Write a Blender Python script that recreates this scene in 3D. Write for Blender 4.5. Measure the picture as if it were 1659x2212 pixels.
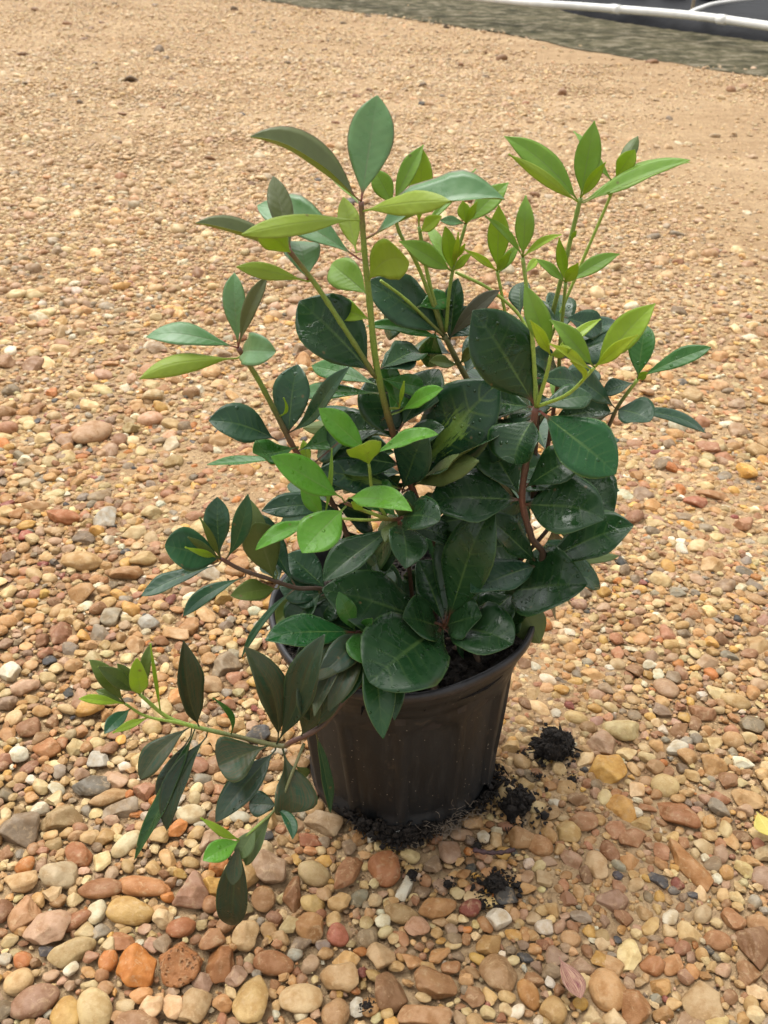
import bpy, math, random
import numpy as np
from mathutils import Vector, Matrix

for o in list(bpy.data.objects):
    bpy.data.objects.remove(o)
scn = bpy.context.scene
COL = scn.collection
rnd = random.Random(7)
nrs = np.random.RandomState(11)
R = math.radians

# ------------------------------------------------------------------ camera
F = 2109.0            # focal length in units of the 1659x2212 picture
PITCH, ROLL, CAMH = R(32.0), R(1.5), 0.676
cr, cf, cu = Vector((1, 0, 0)), Vector((0, math.cos(PITCH), -math.sin(PITCH))), Vector((0, math.sin(PITCH), math.cos(PITCH)))
CR = cr * math.cos(ROLL) + cu * math.sin(ROLL)
CU = -cr * math.sin(ROLL) + cu * math.cos(ROLL)
CF = cf


def ray(x, y):
    return CF + CR * ((x - 829.5) / F) + CU * ((1106.0 - y) / F)


_d = ray(869, 1647)
CAM = -_d * (CAMH / -_d.z)          # the pot stands at the origin


def at(x, y, Y):                     # the point of the plane Y = const seen at (x, y)
    d = ray(x, y)
    return CAM + d * ((Y - CAM.y) / d.y)


def ground(x, y, z=0.0):             # the point of the level z seen at (x, y)
    d = ray(x, y)
    return CAM + d * ((z - CAM.z) / d.z)


def proj(p):
    v = Vector(p) - CAM
    w = v.dot(CF)
    return 829.5 + F * v.dot(CR) / w, 1106.0 - F * v.dot(CU) / w, w


cam = bpy.data.cameras.new('camera')
camo = bpy.data.objects.new('camera', cam)
COL.objects.link(camo)
M = Matrix((CR, CU, -CF)).transposed().to_4x4()
M.translation = CAM
camo.matrix_world = M
cam.sensor_fit = 'VERTICAL'
cam.sensor_height = 36.0
cam.lens = 36.0 * F / 2212.0
cam.clip_start, cam.clip_end = 0.02, 2000
cam.dof.use_dof = True
cam.dof.focus_distance = 0.80
cam.dof.aperture_fstop = 17.0
scn.camera = camo
scn.render.resolution_x, scn.render.resolution_y = 768, 1024

# ------------------------------------------------------------------ sky, sun, exposure
SUN_EL, SUN_AZ = R(68), R(-40)       # high sun behind cloud
wd = bpy.data.worlds.new('World')
scn.world = wd
wd.use_nodes = True
nt = wd.node_tree
sky = nt.nodes.new('ShaderNodeTexSky')
sky.sky_type = 'NISHITA'
sky.sun_disc = False
sky.sun_elevation, sky.sun_rotation = SUN_EL, SUN_AZ
sky.dust_density = 4.0
hs = nt.nodes.new('ShaderNodeHueSaturation')
hs.inputs['Saturation'].default_value = 0.08     # cloud cover: a nearly white sky
nt.links.new(sky.outputs[0], hs.inputs['Color'])
nt.links.new(hs.outputs[0], nt.nodes['Background'].inputs['Color'])
nt.nodes['Background'].inputs['Strength'].default_value = 0.15
sl = bpy.data.lights.new('sun', 'SUN')
sl.energy, sl.angle, sl.color = 1.1, R(60), (1.0, 0.95, 0.87)
so = bpy.data.objects.new('sun', sl)
COL.objects.link(so)
so.rotation_euler = (R(90) - SUN_EL, 0, -SUN_AZ + math.pi)
vs = scn.view_settings
vs.view_transform, vs.look, vs.gamma, vs.exposure = 'Standard', 'None', 1.0, 0.98

# ------------------------------------------------------------------ helpers


def lin(c):
    return tuple(((v / 255.0) / 12.92 if v / 255.0 <= 0.04045 else ((v / 255.0 + 0.055) / 1.055) ** 2.4) for v in c)


class NB:
    """small node builder"""

    def __init__(s, name):
        s.m = bpy.data.materials.new(name)
        s.m.use_nodes = True
        s.t = s.m.node_tree
        s.p = s.t.nodes['Principled BSDF']
        s.out = s.t.nodes['Material Output']

    def n(s, kind, **kw):
        nd = s.t.nodes.new('ShaderNode' + kind)
        for k, v in kw.items():
            setattr(nd, k, v)
        return nd

    def put(s, sock, v):
        if hasattr(v, 'is_output'):
            s.t.links.new(v, sock)
        elif isinstance(v, (tuple, list)) and sock.type == 'RGBA':
            sock.default_value = tuple(v)[:3] + (1,)
        else:
            sock.default_value = v

    def math(s, op, a, b=0.0, c=0.0, clamp=False):
        nd = s.n('Math', operation=op, use_clamp=clamp)
        s.put(nd.inputs[0], a), s.put(nd.inputs[1], b), s.put(nd.inputs[2], c)
        return nd.outputs[0]

    def ramp(s, v, lo, hi, a=0.0, b=1.0):
        nd = s.n('MapRange', interpolation_type='SMOOTHSTEP')
        s.put(nd.inputs[0], v), s.put(nd.inputs[1], lo), s.put(nd.inputs[2], hi), s.put(nd.inputs[3], a), s.put(nd.inputs[4], b)
        return nd.outputs[0]

    def mix(s, f, a, b, mode='MIX'):
        nd = s.n('Mix', data_type='RGBA', blend_type=mode)
        s.put(nd.inputs[0], f), s.put(nd.inputs[6], a), s.put(nd.inputs[7], b)
        return nd.outputs[2]

    def noise(s, vec, scale, detail=3.0, rough=0.55, dist=0.0):
        nd = s.n('TexNoise')
        if vec is not None:
            s.put(nd.inputs['Vector'], vec)
        nd.inputs['Scale'].default_value, nd.inputs['Detail'].default_value = scale, detail
        nd.inputs['Roughness'].default_value, nd.inputs['Distortion'].default_value = rough, dist
        return nd.outputs[0]

    def voro(s, vec, scale, feature='F1', out=0, rand=1.0):
        nd = s.n('TexVoronoi', feature=feature)
        if vec is not None:
            s.put(nd.inputs['Vector'], vec)
        nd.inputs['Scale'].default_value = scale
        nd.inputs['Randomness'].default_value = rand
        return nd.outputs[out]

    def pos(s):
        return s.n('NewGeometry').outputs['Position']

    def objco(s):
        return s.n('TexCoord').outputs['Object']

    def attr(s, name):
        return s.n('Attribute', attribute_name=name).outputs

    def scalevec(s, v, sc):
        nd = s.n('Mapping')
        s.put(nd.inputs['Vector'], v)
        nd.inputs['Scale'].default_value = sc
        return nd.outputs[0]

    def bump(s, h, strength, dist, normal=None):
        nd = s.n('Bump')
        s.put(nd.inputs['Height'], h)
        nd.inputs['Strength'].default_value, nd.inputs['Distance'].default_value = strength, dist
        if normal is not None:
            s.put(nd.inputs['Normal'], normal)
        return nd.outputs[0]

    def set(s, **kw):
        for k, v in kw.items():
            s.put(s.p.inputs[k.replace('_', ' ')], v)
        return s.m


WORG = {}


def put(name, mesh, mat, parent=None, origin=None):
    """link a mesh given in world coordinates as one object with its own origin"""
    o = bpy.data.objects.new(name, mesh)
    COL.objects.link(o)
    og = Vector(origin) if origin is not None else Vector((0, 0, 0))
    if origin is not None:
        mesh.transform(Matrix.Translation(-og))
    WORG[o] = og
    o.location = og - (WORG[parent] if parent else Vector((0, 0, 0)))
    if parent:
        o.parent = parent
    if mat is not None:
        for m in (mat if isinstance(mat, (list, tuple)) else [mat]):
            mesh.materials.append(m)
    return o


def empty(name, loc):
    o = bpy.data.objects.new(name, None)
    COL.objects.link(o)
    o.location = loc
    o.empty_display_size = 0.02
    WORG[o] = Vector(loc)
    return o


def tag(o, label=None, cat=None, group=None, kind=None):
    for k, v in (('label', label), ('category', cat), ('group', group), ('kind', kind)):
        if v:
            o[k] = v
    return o


def mesh(name, v, f, smooth=True):
    me = bpy.data.meshes.new(name)
    me.from_pydata([tuple(p) for p in v], [], [tuple(q) for q in f])
    if smooth:
        me.polygons.foreach_set('use_smooth', [True] * len(me.polygons))
    me.update()
    return me


def mesh_np(name, V, T, cols=None, smooth=True):
    """triangle mesh from numpy arrays"""
    me = bpy.data.meshes.new(name)
    nv, ntri = len(V), len(T)
    me.vertices.add(nv)
    me.vertices.foreach_set('co', np.ascontiguousarray(V, dtype=np.float32).ravel())
    me.loops.add(ntri * 3)
    me.loops.foreach_set('vertex_index', np.ascontiguousarray(T, dtype=np.int32).ravel())
    me.polygons.add(ntri)
    me.polygons.foreach_set('loop_start', np.arange(0, ntri * 3, 3, dtype=np.int32))
    if smooth:
        me.polygons.foreach_set('use_smooth', np.ones(ntri, dtype=bool))
    if cols is not None:
        ca = me.color_attributes.new('Col', 'FLOAT_COLOR', 'POINT')
        ca.data.foreach_set('color', np.ascontiguousarray(cols, dtype=np.float32).ravel())
    me.update(calc_edges=True)
    return me


def catmull(pts, n):
    out = []
    P = [pts[0] * 2 - pts[1]] + list(pts) + [pts[-1] * 2 - pts[-2]]
    for i in range(1, len(P) - 2):
        p0, p1, p2, p3 = P[i - 1:i + 3]
        for k in range(n):
            t = k / n
            out.append(0.5 * ((2 * p1) + (p2 - p0) * t + (2 * p0 - 5 * p1 + 4 * p2 - p3) * t * t + (3 * p1 - p0 - 3 * p2 + p3) * t ** 3))
    out.append(P[-2].copy())
    return out


def tube(line, radii, seg=8, cap=True):
    V, Fc = [], []
    ref = Vector((0.31, 0.87, 0.2))
    for i, p in enumerate(line):
        t = (line[min(i + 1, len(line) - 1)] - line[max(i - 1, 0)]).normalized()
        a = t.cross(ref).normalized()
        b = t.cross(a)
        for k in range(seg):
            an = 2 * math.pi * k / seg
            V.append(p + (a * math.cos(an) + b * math.sin(an)) * radii[i])
    for i in range(len(line) - 1):
        for k in range(seg):
            k2 = (k + 1) % seg
            Fc.append((i * seg + k, i * seg + k2, (i + 1) * seg + k2, (i + 1) * seg + k))
    if cap:
        Fc.append(tuple(range(seg - 1, -1, -1)))
        Fc.append(tuple((len(line) - 1) * seg + k for k in range(seg)))
    return V, Fc


def ico(sub):
    t = (1 + 5 ** 0.5) / 2
    v = np.array([(-1, t, 0), (1, t, 0), (-1, -t, 0), (1, -t, 0), (0, -1, t), (0, 1, t), (0, -1, -t), (0, 1, -t), (t, 0, -1), (t, 0, 1), (-t, 0, -1), (-t, 0, 1)], float)
    f = [(0, 11, 5), (0, 5, 1), (0, 1, 7), (0, 7, 10), (0, 10, 11), (1, 5, 9), (5, 11, 4), (11, 10, 2), (10, 7, 6), (7, 1, 8), (3, 9, 4), (3, 4, 2), (3, 2, 6), (3, 6, 8), (3, 8, 9), (4, 9, 5), (2, 4, 11), (6, 2, 10), (8, 6, 7), (9, 8, 1)]
    v = [p / np.linalg.norm(p) for p in v]
    for _ in range(sub):
        cache, nf = {}, []

        def mid(a, b):
            k = (min(a, b), max(a, b))
            if k not in cache:
                p = v[a] + v[b]
                v.append(p / np.linalg.norm(p))
                cache[k] = len(v) - 1
            return cache[k]
        for a, b, c in f:
            x, y, z = mid(a, b), mid(b, c), mid(c, a)
            nf += [(a, x, z), (b, y, x), (c, z, y), (x, y, z)]
        f = nf
    return np.array(v), np.array(f, dtype=np.int32)


ICO = [ico(i) for i in range(5)]


class VN:
    """smooth value noise from a few random plane waves"""

    def __init__(s, seed, freq, n=10):
        r = np.random.RandomState(seed)
        s.k = r.normal(size=(n, 3)) * freq
        s.ph = r.uniform(0, 6.28, n)
        s.n = n

    def __call__(s, P):
        return np.sin(P @ s.k.T + s.ph).sum(1) / math.sqrt(s.n)


# ------------------------------------------------------------------ materials
def stone_mat(name, source, pitted=False):
    b = NB(name)
    base = b.n('ObjectInfo').outputs['Color'] if source == 'obj' else b.attr('Col')[0]
    P = b.pos()
    n1 = b.noise(P, 90, 4, 0.6)
    n2 = b.noise(P, 420, 3, 0.65)
    n3 = b.noise(P, 1500, 2, 0.7)
    c = b.mix(b.ramp(n1, 0.35, 0.7), base, b.mix(1.0, base, (0.72, 0.62, 0.5), 'MULTIPLY'))
    c = b.mix(b.ramp(n2, 0.55, 0.78, 0, 0.5), c, b.mix(1.0, base, (1.22, 1.2, 1.16), 'MULTIPLY'))
    c = b.mix(b.ramp(n2, 0.22, 0.42, 0.45, 0), c, b.mix(1.0, base, (0.6, 0.5, 0.42), 'MULTIPLY'))
    c = b.mix(b.ramp(b.noise(P, 130, 5, 0.7, 0.8), 0.56, 0.66, 0, 0.55), c, b.mix(0.6, base, (0.50, 0.36, 0.20)))
    dust = b.ramp(b.noise(P, 160, 5, 0.6), 0.52, 0.75, 0, 0.45)
    c = b.mix(dust, c, (0.43, 0.30, 0.165))
    c = b.mix(b.ramp(n3, 0.60, 0.72, 0, 0.35), c, b.mix(1.0, c, (0.5, 0.42, 0.36), 'MULTIPLY'))
    h = b.math('ADD', b.math('MULTIPLY', n2, 0.7), b.math('MULTIPLY', n3, 0.35))
    nrm = b.bump(h, 0.55 if not pitted else 0.9, 0.0012)
    if pitted:
        pit = b.ramp(b.voro(P, 260), 0.12, 0.4)
        nrm = b.bump(pit, 0.8, 0.0022, nrm)
        c = b.mix(b.ramp(b.voro(P, 260), 0.05, 0.3, 0.75, 0), c, (0.09, 0.04, 0.018))
    rough = b.ramp(n1, 0.3, 0.7, 0.42, 0.75)
    return b.set(Base_Color=c, Roughness=rough, Normal=nrm, Specular_IOR_Level=0.35)


MST_OBJ = stone_mat('pebble_rock', 'obj')
MST_PIT = stone_mat('pitted_rock', 'obj', True)
MST_COL = stone_mat('gravel_rock', 'col')


def mat_ground():
    b = NB('sandy_gravel_ground')
    P = b.pos()
    big = b.noise(b.scalevec(P, (0.45, 1.7, 1)), 1.3, 4, 0.6)
    n1 = b.noise(P, 22, 6, 0.65)
    fine = b.noise(P, 420, 3, 0.7)
    c = b.mix(b.ramp(n1, 0.3, 0.72), (0.27, 0.165, 0.080), (0.40, 0.27, 0.145))
    c = b.mix(b.ramp(big, 0.35, 0.7, 0, 0.55), c, (0.53, 0.385, 0.225))
    c = b.mix(b.ramp(b.noise(b.scalevec(P, (0.35, 2.6, 1)), 1.1, 5, 0.65), 0.54, 0.68, 0, 0.5), c, (0.25, 0.155, 0.08))
    # grit too small to pick apart
    gcol = b.voro(P, 170, 'F1', 1)
    gv = b.n('SeparateColor')
    b.put(gv.inputs[0], gcol)
    g = b.mix(gv.outputs[0], (0.30, 0.165, 0.08), (0.66, 0.48, 0.27))
    g = b.mix(b.ramp(gv.outputs[1], 0.90, 0.94), g, (0.13, 0.10, 0.085))
    d = b.voro(P, 170, 'F1', 0)
    c = b.mix(b.math('MULTIPLY', b.ramp(d, 0.25, 0.5, 0.75, 0.0), b.ramp(n1, 0.3, 0.6, 0.35, 1.0)), c, g)
    # coarser stones beyond the built ones
    gc2 = b.voro(P, 62, 'F1', 1)
    g2 = b.n('SeparateColor')
    b.put(g2.inputs[0], gc2)
    d2 = b.voro(P, 62, 'F1', 0)
    s2 = b.mix(g2.outputs[1], (0.26, 0.14, 0.07), (0.60, 0.42, 0.22))
    keep = b.math('MULTIPLY', b.ramp(g2.outputs[2], 0.30, 0.36), b.ramp(d2, 0.2, 0.42, 1, 0))
    c = b.mix(b.math('MULTIPLY', keep, 0.8), c, s2)
    hd = b.math('ADD', b.math('MULTIPLY', b.ramp(d2, 0.0, 0.5, 1, 0), 0.7), b.math('ADD', b.math('MULTIPLY', fine, 0.3), b.math('MULTIPLY', b.ramp(d, 0, 0.5, 1, 0), 0.4)))
    return b.set(Base_Color=c, Roughness=0.9, Normal=b.bump(hd, 0.9, 0.010), Specular_IOR_Level=0.2)


def mat_moss():
    b = NB('mossy_bare_ground')
    P = b.pos()
    n1 = b.noise(b.scalevec(P, (1.2, 3.0, 1)), 1.6, 6, 0.65)
    n2 = b.noise(P, 9, 5, 0.7)
    n3 = b.noise(P, 60, 4, 0.7)
    c = b.mix(b.ramp(n1, 0.35, 0.6), (0.060, 0.055, 0.028), (0.150, 0.130, 0.075))
    c = b.mix(b.ramp(n2, 0.50, 0.62, 0, 0.8), c, (0.30, 0.255, 0.175))
    c = b.mix(b.ramp(n2, 0.34, 0.48, 0.9, 0), c, (0.030, 0.031, 0.016))
    c = b.mix(b.ramp(n3, 0.5, 0.75, 0, 0.5), c, (0.13, 0.14, 0.045))
    return b.set(Base_Color=c, Roughness=0.85, Normal=b.bump(b.math('ADD', n3, b.math('MULTIPLY', n2, 2.0)), 1.0, 0.03), Specular_IOR_Level=0.1)


def simple(name, col, rough=0.6, nscale=60, var=0.35, bump=0.3, dist=0.001, spec=0.4, detail=4):
    b = NB(name)
    P = b.objco()
    n = b.noise(P, nscale, detail, 0.6)
    c = b.mix(b.ramp(n, 0.3, 0.7), b.mix(1.0, col, (1 - var,) * 3, 'MULTIPLY'), b.mix(1.0, col, (1 + var,) * 3, 'MULTIPLY'))
    return b.set(Base_Color=c, Roughness=rough, Normal=b.bump(n, bump, dist), Specular_IOR_Level=spec)


def mat_pot():
    b = NB('black_nursery_plastic')
    P = b.objco()
    n1 = b.noise(b.scalevec(P, (1, 1, 0.35)), 26, 5, 0.6)
    n2 = b.noise(b.scalevec(P, (1, 1, 0.15)), 160, 4, 0.6)
    n3 = b.noise(P, 520, 2, 0.6)
    c = b.mix(b.ramp(n1, 0.3, 0.7), (0.0055, 0.0066, 0.0076), (0.0130, 0.0145, 0.0155))
    c = b.mix(b.ramp(n2, 0.5, 0.75, 0, 0.55), c, (0.030, 0.031, 0.031))
    v = b.voro(P, 210)
    keep = b.n('SeparateColor')
    b.put(keep.inputs[0], b.voro(P, 210, 'F1', 1))
    sp = b.math('MULTIPLY', b.ramp(v, 0.06, 0.12, 1, 0), b.ramp(keep.outputs[0], 0.60, 0.63))
    mud = b.ramp(b.noise(P, 75, 6, 0.7, 0.6), 0.60, 0.72, 0, 0.5)
    c = b.mix(mud, c, (0.075, 0.056, 0.038))
    c = b.mix(b.math('MULTIPLY', sp, 0.9), c, (0.35, 0.30, 0.24))
    return b.set(Base_Color=c, Roughness=b.ramp(n1, 0.3, 0.7, 0.38, 0.62), Normal=b.bump(b.math('ADD', n3, n2), 0.12, 0.0006), Specular_IOR_Level=0.45)


def mat_soil():
    b = NB('dark_potting_soil')
    P = b.pos()
    n = b.noise(P, 240, 5, 0.7)
    n2 = b.noise(P, 900, 3, 0.7)
    c = b.mix(b.ramp(n, 0.35, 0.7), (0.010, 0.0075, 0.006), (0.036, 0.026, 0.018))
    c = b.mix(b.ramp(n2, 0.62, 0.75, 0, 0.6), c, (0.10, 0.068, 0.042))
    return b.set(Base_Color=c, Roughness=0.8, Normal=b.bump(b.math('ADD', n, n2), 1.0, 0.002), Specular_IOR_Level=0.35)


def mat_bark():
    b = NB('stem_bark')
    P = b.pos()
    base = b.attr('Col')[0]
    n = b.noise(P, 700, 4, 0.65)
    n2 = b.noise(P, 140, 3, 0.6)
    c = b.mix(b.ramp(n, 0.4, 0.7, 0, 0.5), base, b.mix(1.0, base, (0.5, 0.42, 0.4), 'MULTIPLY'))
    c = b.mix(b.ramp(n2, 0.55, 0.75, 0, 0.35), c, b.mix(1.0, base, (1.5, 1.4, 1.3), 'MULTIPLY'))
    return b.set(Base_Color=c, Roughness=0.5, Normal=b.bump(n, 0.4, 0.0006))


def leaf_mat(name, col, col2, vein, edge, rough=(0.2, 0.45), trans=0.12, tcol=None, wet=0.0, streak=None, splash=None, red=0.0, spec=0.36):
    b = NB(name)
    uv = b.n('UVMap').outputs[0]
    sp = b.n('SeparateXYZ')
    b.put(sp.inputs[0], uv)
    u, t = sp.outputs[0], sp.outputs[1]
    au = b.math('ABSOLUTE', b.math('MULTIPLY_ADD', u, 2.0, -1.0))
    P = b.objco()
    rn = b.n('ObjectInfo').outputs['Random']
    n1 = b.noise(P, 55, 4, 0.6)
    n2 = b.noise(P, 380, 3, 0.6)
    f = b.math('ADD', b.math('MULTIPLY', b.ramp(n1, 0.3, 0.72), 0.55), b.math('MULTIPLY', rn, 0.5), clamp=True)
    c = b.mix(f, col, col2)
    if streak:
        st = b.noise(b.scalevec(uv, (14, 1.6, 1)), 2.2, 4, 0.6)
        c = b.mix(b.ramp(st, 0.36, 0.62), c, streak)
    # side veins: slightly paler bands slanting off the midrib
    w = b.math('SINE', b.math('MULTIPLY', b.math('SUBTRACT', t, b.math('MULTIPLY', au, 0.13)), 62.0))
    vv = b.math('MULTIPLY', b.ramp(w, 0.75, 1.0), b.ramp(au, 0.1, 0.95, 0.20, 0.0))
    c = b.mix(vv, c, vein)
    mid = b.math('MULTIPLY', b.ramp(au, 0.015, 0.075, 1, 0), b.ramp(t, 0.15, 0.95, 0.85, 0.1))
    if splash:
        q = b.math('ADD', b.noise(b.scalevec(uv, (5, 1.5, 1)), 5.0, 5, 0.7), b.math('MULTIPLY', au, -0.62))
        m = b.math('MULTIPLY', b.ramp(q, 0.30, 0.40), b.ramp(t, 0.55, 0.8, 1, 0))
        c = b.mix(b.math('MULTIPLY', m, 0.85), c, splash)
    c = b.mix(mid, c, vein)
    c = b.mix(b.ramp(au, 0.93, 0.985, 0, 0.75), c, edge)
    if red > 0:
        c = b.mix(b.math('MULTIPLY', b.ramp(t, 0.05, 0.16, 1, 0), red), c, (0.22, 0.045, 0.04))
    vs_ = b.n('SeparateColor')
    b.put(vs_.inputs[0], b.voro(P, 95, 'F1', 1))
    spot = b.math('MULTIPLY', b.ramp(b.voro(P, 95), 0.05, 0.16, 1, 0), b.ramp(vs_.outputs[0], 0.86, 0.87))
    c = b.mix(b.math('MULTIPLY', spot, 0.6), c, (0.16, 0.10, 0.045))
    c = b.mix(b.ramp(n2, 0.66, 0.76, 0, 0.30), c, b.mix(1.0, c, (0.45, 0.42, 0.4), 'MULTIPLY'))
    h = b.math('ADD', b.math('MULTIPLY', n1, 1.0), b.math('ADD', b.math('MULTIPLY', w, 0.06), b.math('MULTIPLY', b.ramp(au, 0.0, 0.12), 0.25)))
    nrm = b.bump(h, 0.35, 0.0016)
    ro = b.ramp(n1, 0.35, 0.65, rough[0], rough[1])
    if wet > 0:
        # rain drops and films
        dr = b.voro(P, 230)
        kk = b.n('SeparateColor')
        b.put(kk.inputs[0], b.voro(P, 230, 'F1', 1))
        dm = b.math('MULTIPLY', b.ramp(dr, 0.16, 0.34, 1, 0), b.ramp(kk.outputs[0], 0.90, 0.92))
        film = b.ramp(b.noise(P, 46, 5, 0.65, 1.2), 0.56, 0.60, 0, wet)
        ro = b.math('MULTIPLY', ro, b.math('SUBTRACT', 1.0, b.math('MULTIPLY', b.math('MAXIMUM', dm, film), 0.8)))
        nrm = b.bump(dm, 0.7, 0.0012, nrm)
        nrm = b.bump(film, 0.5, 0.0008, nrm)
    b.set(Base_Color=c, Roughness=ro, Normal=nrm, Specular_IOR_Level=spec)
    if trans > 0:
        tr = b.n('BsdfTranslucent')
        b.put(tr.inputs['Color'], b.mix(1.0, c, tcol or (1.5, 1.6, 0.7), 'MULTIPLY'))
        mx = b.n('MixShader')
        mx.inputs[0].default_value = trans
        b.t.links.new(b.p.outputs[0], mx.inputs[1])
        b.t.links.new(tr.outputs[0], mx.inputs[2])
        b.t.links.new(mx.outputs[0], b.out.inputs[0])
    return b.m


V_D = (0.085, 0.15, 0.04)
LM = {
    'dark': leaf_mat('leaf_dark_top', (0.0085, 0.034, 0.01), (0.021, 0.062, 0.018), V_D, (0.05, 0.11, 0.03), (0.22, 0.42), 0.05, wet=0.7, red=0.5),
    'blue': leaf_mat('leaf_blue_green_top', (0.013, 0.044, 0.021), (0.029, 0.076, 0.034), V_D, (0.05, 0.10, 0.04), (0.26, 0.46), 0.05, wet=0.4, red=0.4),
    'vari': leaf_mat('leaf_variegated_top', (0.0065, 0.031, 0.011), (0.013, 0.048, 0.016), (0.16, 0.24, 0.04), (0.05, 0.11, 0.03), (0.24, 0.42), 0.05, splash=(0.15, 0.25, 0.045), wet=0.3, red=0.7),
    'mid': leaf_mat('leaf_mid_green_top', (0.026, 0.105, 0.016), (0.05, 0.155, 0.028), (0.11, 0.20, 0.05), (0.10, 0.2, 0.05), (0.2, 0.4), 0.14, wet=0.8, red=0.3),
    'bright': leaf_mat('leaf_bright_green_top', (0.09, 0.27, 0.022), (0.15, 0.36, 0.04), (0.17, 0.30, 0.07), (0.16, 0.3, 0.07), (0.22, 0.42), 0.30, wet=0.5, red=0.3),
    'lime': leaf_mat('leaf_lime_top', (0.27, 0.4, 0.034), (0.36, 0.49, 0.056), (0.25, 0.33, 0.09), (0.24, 0.32, 0.08), (0.3, 0.5), 0.42, red=0.2),
    'limeg': leaf_mat('leaf_young_green_top', (0.175, 0.325, 0.045), (0.245, 0.39, 0.07), (0.2, 0.28, 0.1), (0.2, 0.26, 0.09), (0.28, 0.48), 0.38, red=0.3),
    'yel': leaf_mat('leaf_yellow_lime_top', (0.36, 0.47, 0.04), (0.45, 0.54, 0.06), (0.32, 0.39, 0.08), (0.3, 0.36, 0.07), (0.3, 0.5), 0.44, red=0.2),
    'glauc': leaf_mat('leaf_grey_green_top', (0.085, 0.195, 0.07), (0.14, 0.265, 0.105), (0.16, 0.22, 0.11), (0.17, 0.12, 0.075), (0.26, 0.42), 0.18, red=0.95, spec=0.5),
    'grey': leaf_mat('leaf_bronze_grey_top', (0.088, 0.105, 0.04), (0.125, 0.15, 0.06), (0.13, 0.14, 0.08), (0.13, 0.1, 0.06), (0.3, 0.5), 0.15, red=0.8),
    'bronze': leaf_mat('leaf_bronze_top', (0.016, 0.050, 0.024), (0.030, 0.066, 0.028), (0.10, 0.10, 0.035), (0.085, 0.11, 0.03), (0.36, 0.55), 0.10, streak=(0.066, 0.060, 0.024), spec=0.32),
    'olive': leaf_mat('leaf_olive_top', (0.075, 0.115, 0.018), (0.11, 0.155, 0.028), (0.14, 0.17, 0.04), (0.15, 0.19, 0.05), (0.3, 0.5), 0.22, red=0.2),
}
LU = {
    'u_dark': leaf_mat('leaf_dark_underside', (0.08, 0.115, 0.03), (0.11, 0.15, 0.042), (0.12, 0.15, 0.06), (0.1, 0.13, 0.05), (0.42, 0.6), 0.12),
    'u_lime': leaf_mat('leaf_lime_underside', (0.225, 0.31, 0.034), (0.3, 0.385, 0.05), (0.24, 0.3, 0.07), (0.24, 0.28, 0.07), (0.4, 0.6), 0.30),
    'u_bronze': leaf_mat('leaf_bronze_underside', (0.060, 0.066, 0.030), (0.085, 0.085, 0.042), (0.12, 0.12, 0.06), (0.1, 0.1, 0.04), (0.45, 0.6), 0.12),
}
UNDER = {'dark': 'u_dark', 'blue': 'u_dark', 'vari': 'u_dark', 'mid': 'u_lime', 'bright': 'u_lime', 'lime': 'u_lime', 'limeg': 'u_lime', 'yel': 'u_lime', 'glauc': 'u_lime', 'grey': 'u_lime', 'bronze': 'u_bronze', 'olive': 'u_dark'}
M_POT, M_SOIL, M_BARK = mat_pot(), mat_soil(), mat_bark()

# ------------------------------------------------------------------ ground


def spaced():
    near = np.linspace(-1.6, 1.6, 161)
    far = 1.6 * np.power(1.16, np.arange(1, 42))
    return np.concatenate([-far[::-1], near, far])


gx = spaced()
gy = spaced() + 0.4
X, Y = np.meshgrid(gx, gy)
Pn = np.stack([X.ravel(), Y.ravel(), np.zeros(X.size)], 1)
nz = VN(3, 9.0)(Pn) * 0.0016 + VN(4, 40.0)(Pn) * 0.0009 + VN(5, 1.6)(Pn) * 0.003
fade = np.clip(1.0 - (np.abs(Pn[:, 0]) + np.abs(Pn[:, 1])) / 40.0, 0, 1)


def gz(x, y):
    p = np.array([[x, y, 0.0]])
    return float(VN5(p)[0])


_v3, _v4, _v5 = VN(3, 9.0), VN(4, 40.0), VN(5, 1.6)


def VN5(p):
    return _v3(p) * 0.0016 + _v4(p) * 0.0009 + _v5(p) * 0.003 - 0.004


Pn[:, 2] = nz * fade - 0.004
nx_, ny_ = len(gx), len(gy)
ii = (np.arange(ny_ - 1)[:, None] * nx_ + np.arange(nx_ - 1)[None, :]).ravel()
T = np.concatenate([np.stack([ii, ii + 1, ii + nx_ + 1], 1), np.stack([ii, ii + nx_ + 1, ii + nx_], 1)])
g = put('ground', mesh_np('ground', Pn, T), mat_ground())
tag(g, 'pale tan sandy ground of the gravel yard', None, None, 'structure')

# mossy strip beyond the gravel: its near edge runs ragged
edge_px = [(-500, -118), (-100, -84), (300, -40), (480, -12), (678, 17), (885, 43), (1056, 67), (1269, 111), (1446, 138), (1659, 170), (1900, 215), (2200, 275), (2800, 395), (3500, 535)]
back_px = [(-500, -135), (-100, -106), (300, -75), (480, -60), (760, -38), (974, -14), (1092, 4), (1186, 20), (1269, 42), (1423, 66), (1659, 97), (1900, 128), (2200, 165), (2800, 245), (3500, 340)]


def along(pts, n):
    L = [ground(x, y, 0.0) for x, y in pts]
    return catmull(L, n)


e1 = along(edge_px, 24)
e2 = along(back_px, 24)


def resample(L, n):
    d = [0.0]
    for a, b_ in zip(L, L[1:]):
        d.append(d[-1] + (b_ - a).length)
    out, j = [], 0
    for k in range(n):
        s = d[-1] * k / (n - 1)
        while j < len(L) - 2 and d[j + 1] < s:
            j += 1
        f = (s - d[j]) / max(d[j + 1] - d[j], 1e-9)
        out.append(L[j].lerp(L[j + 1], min(f, 1)))
    return out


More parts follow.
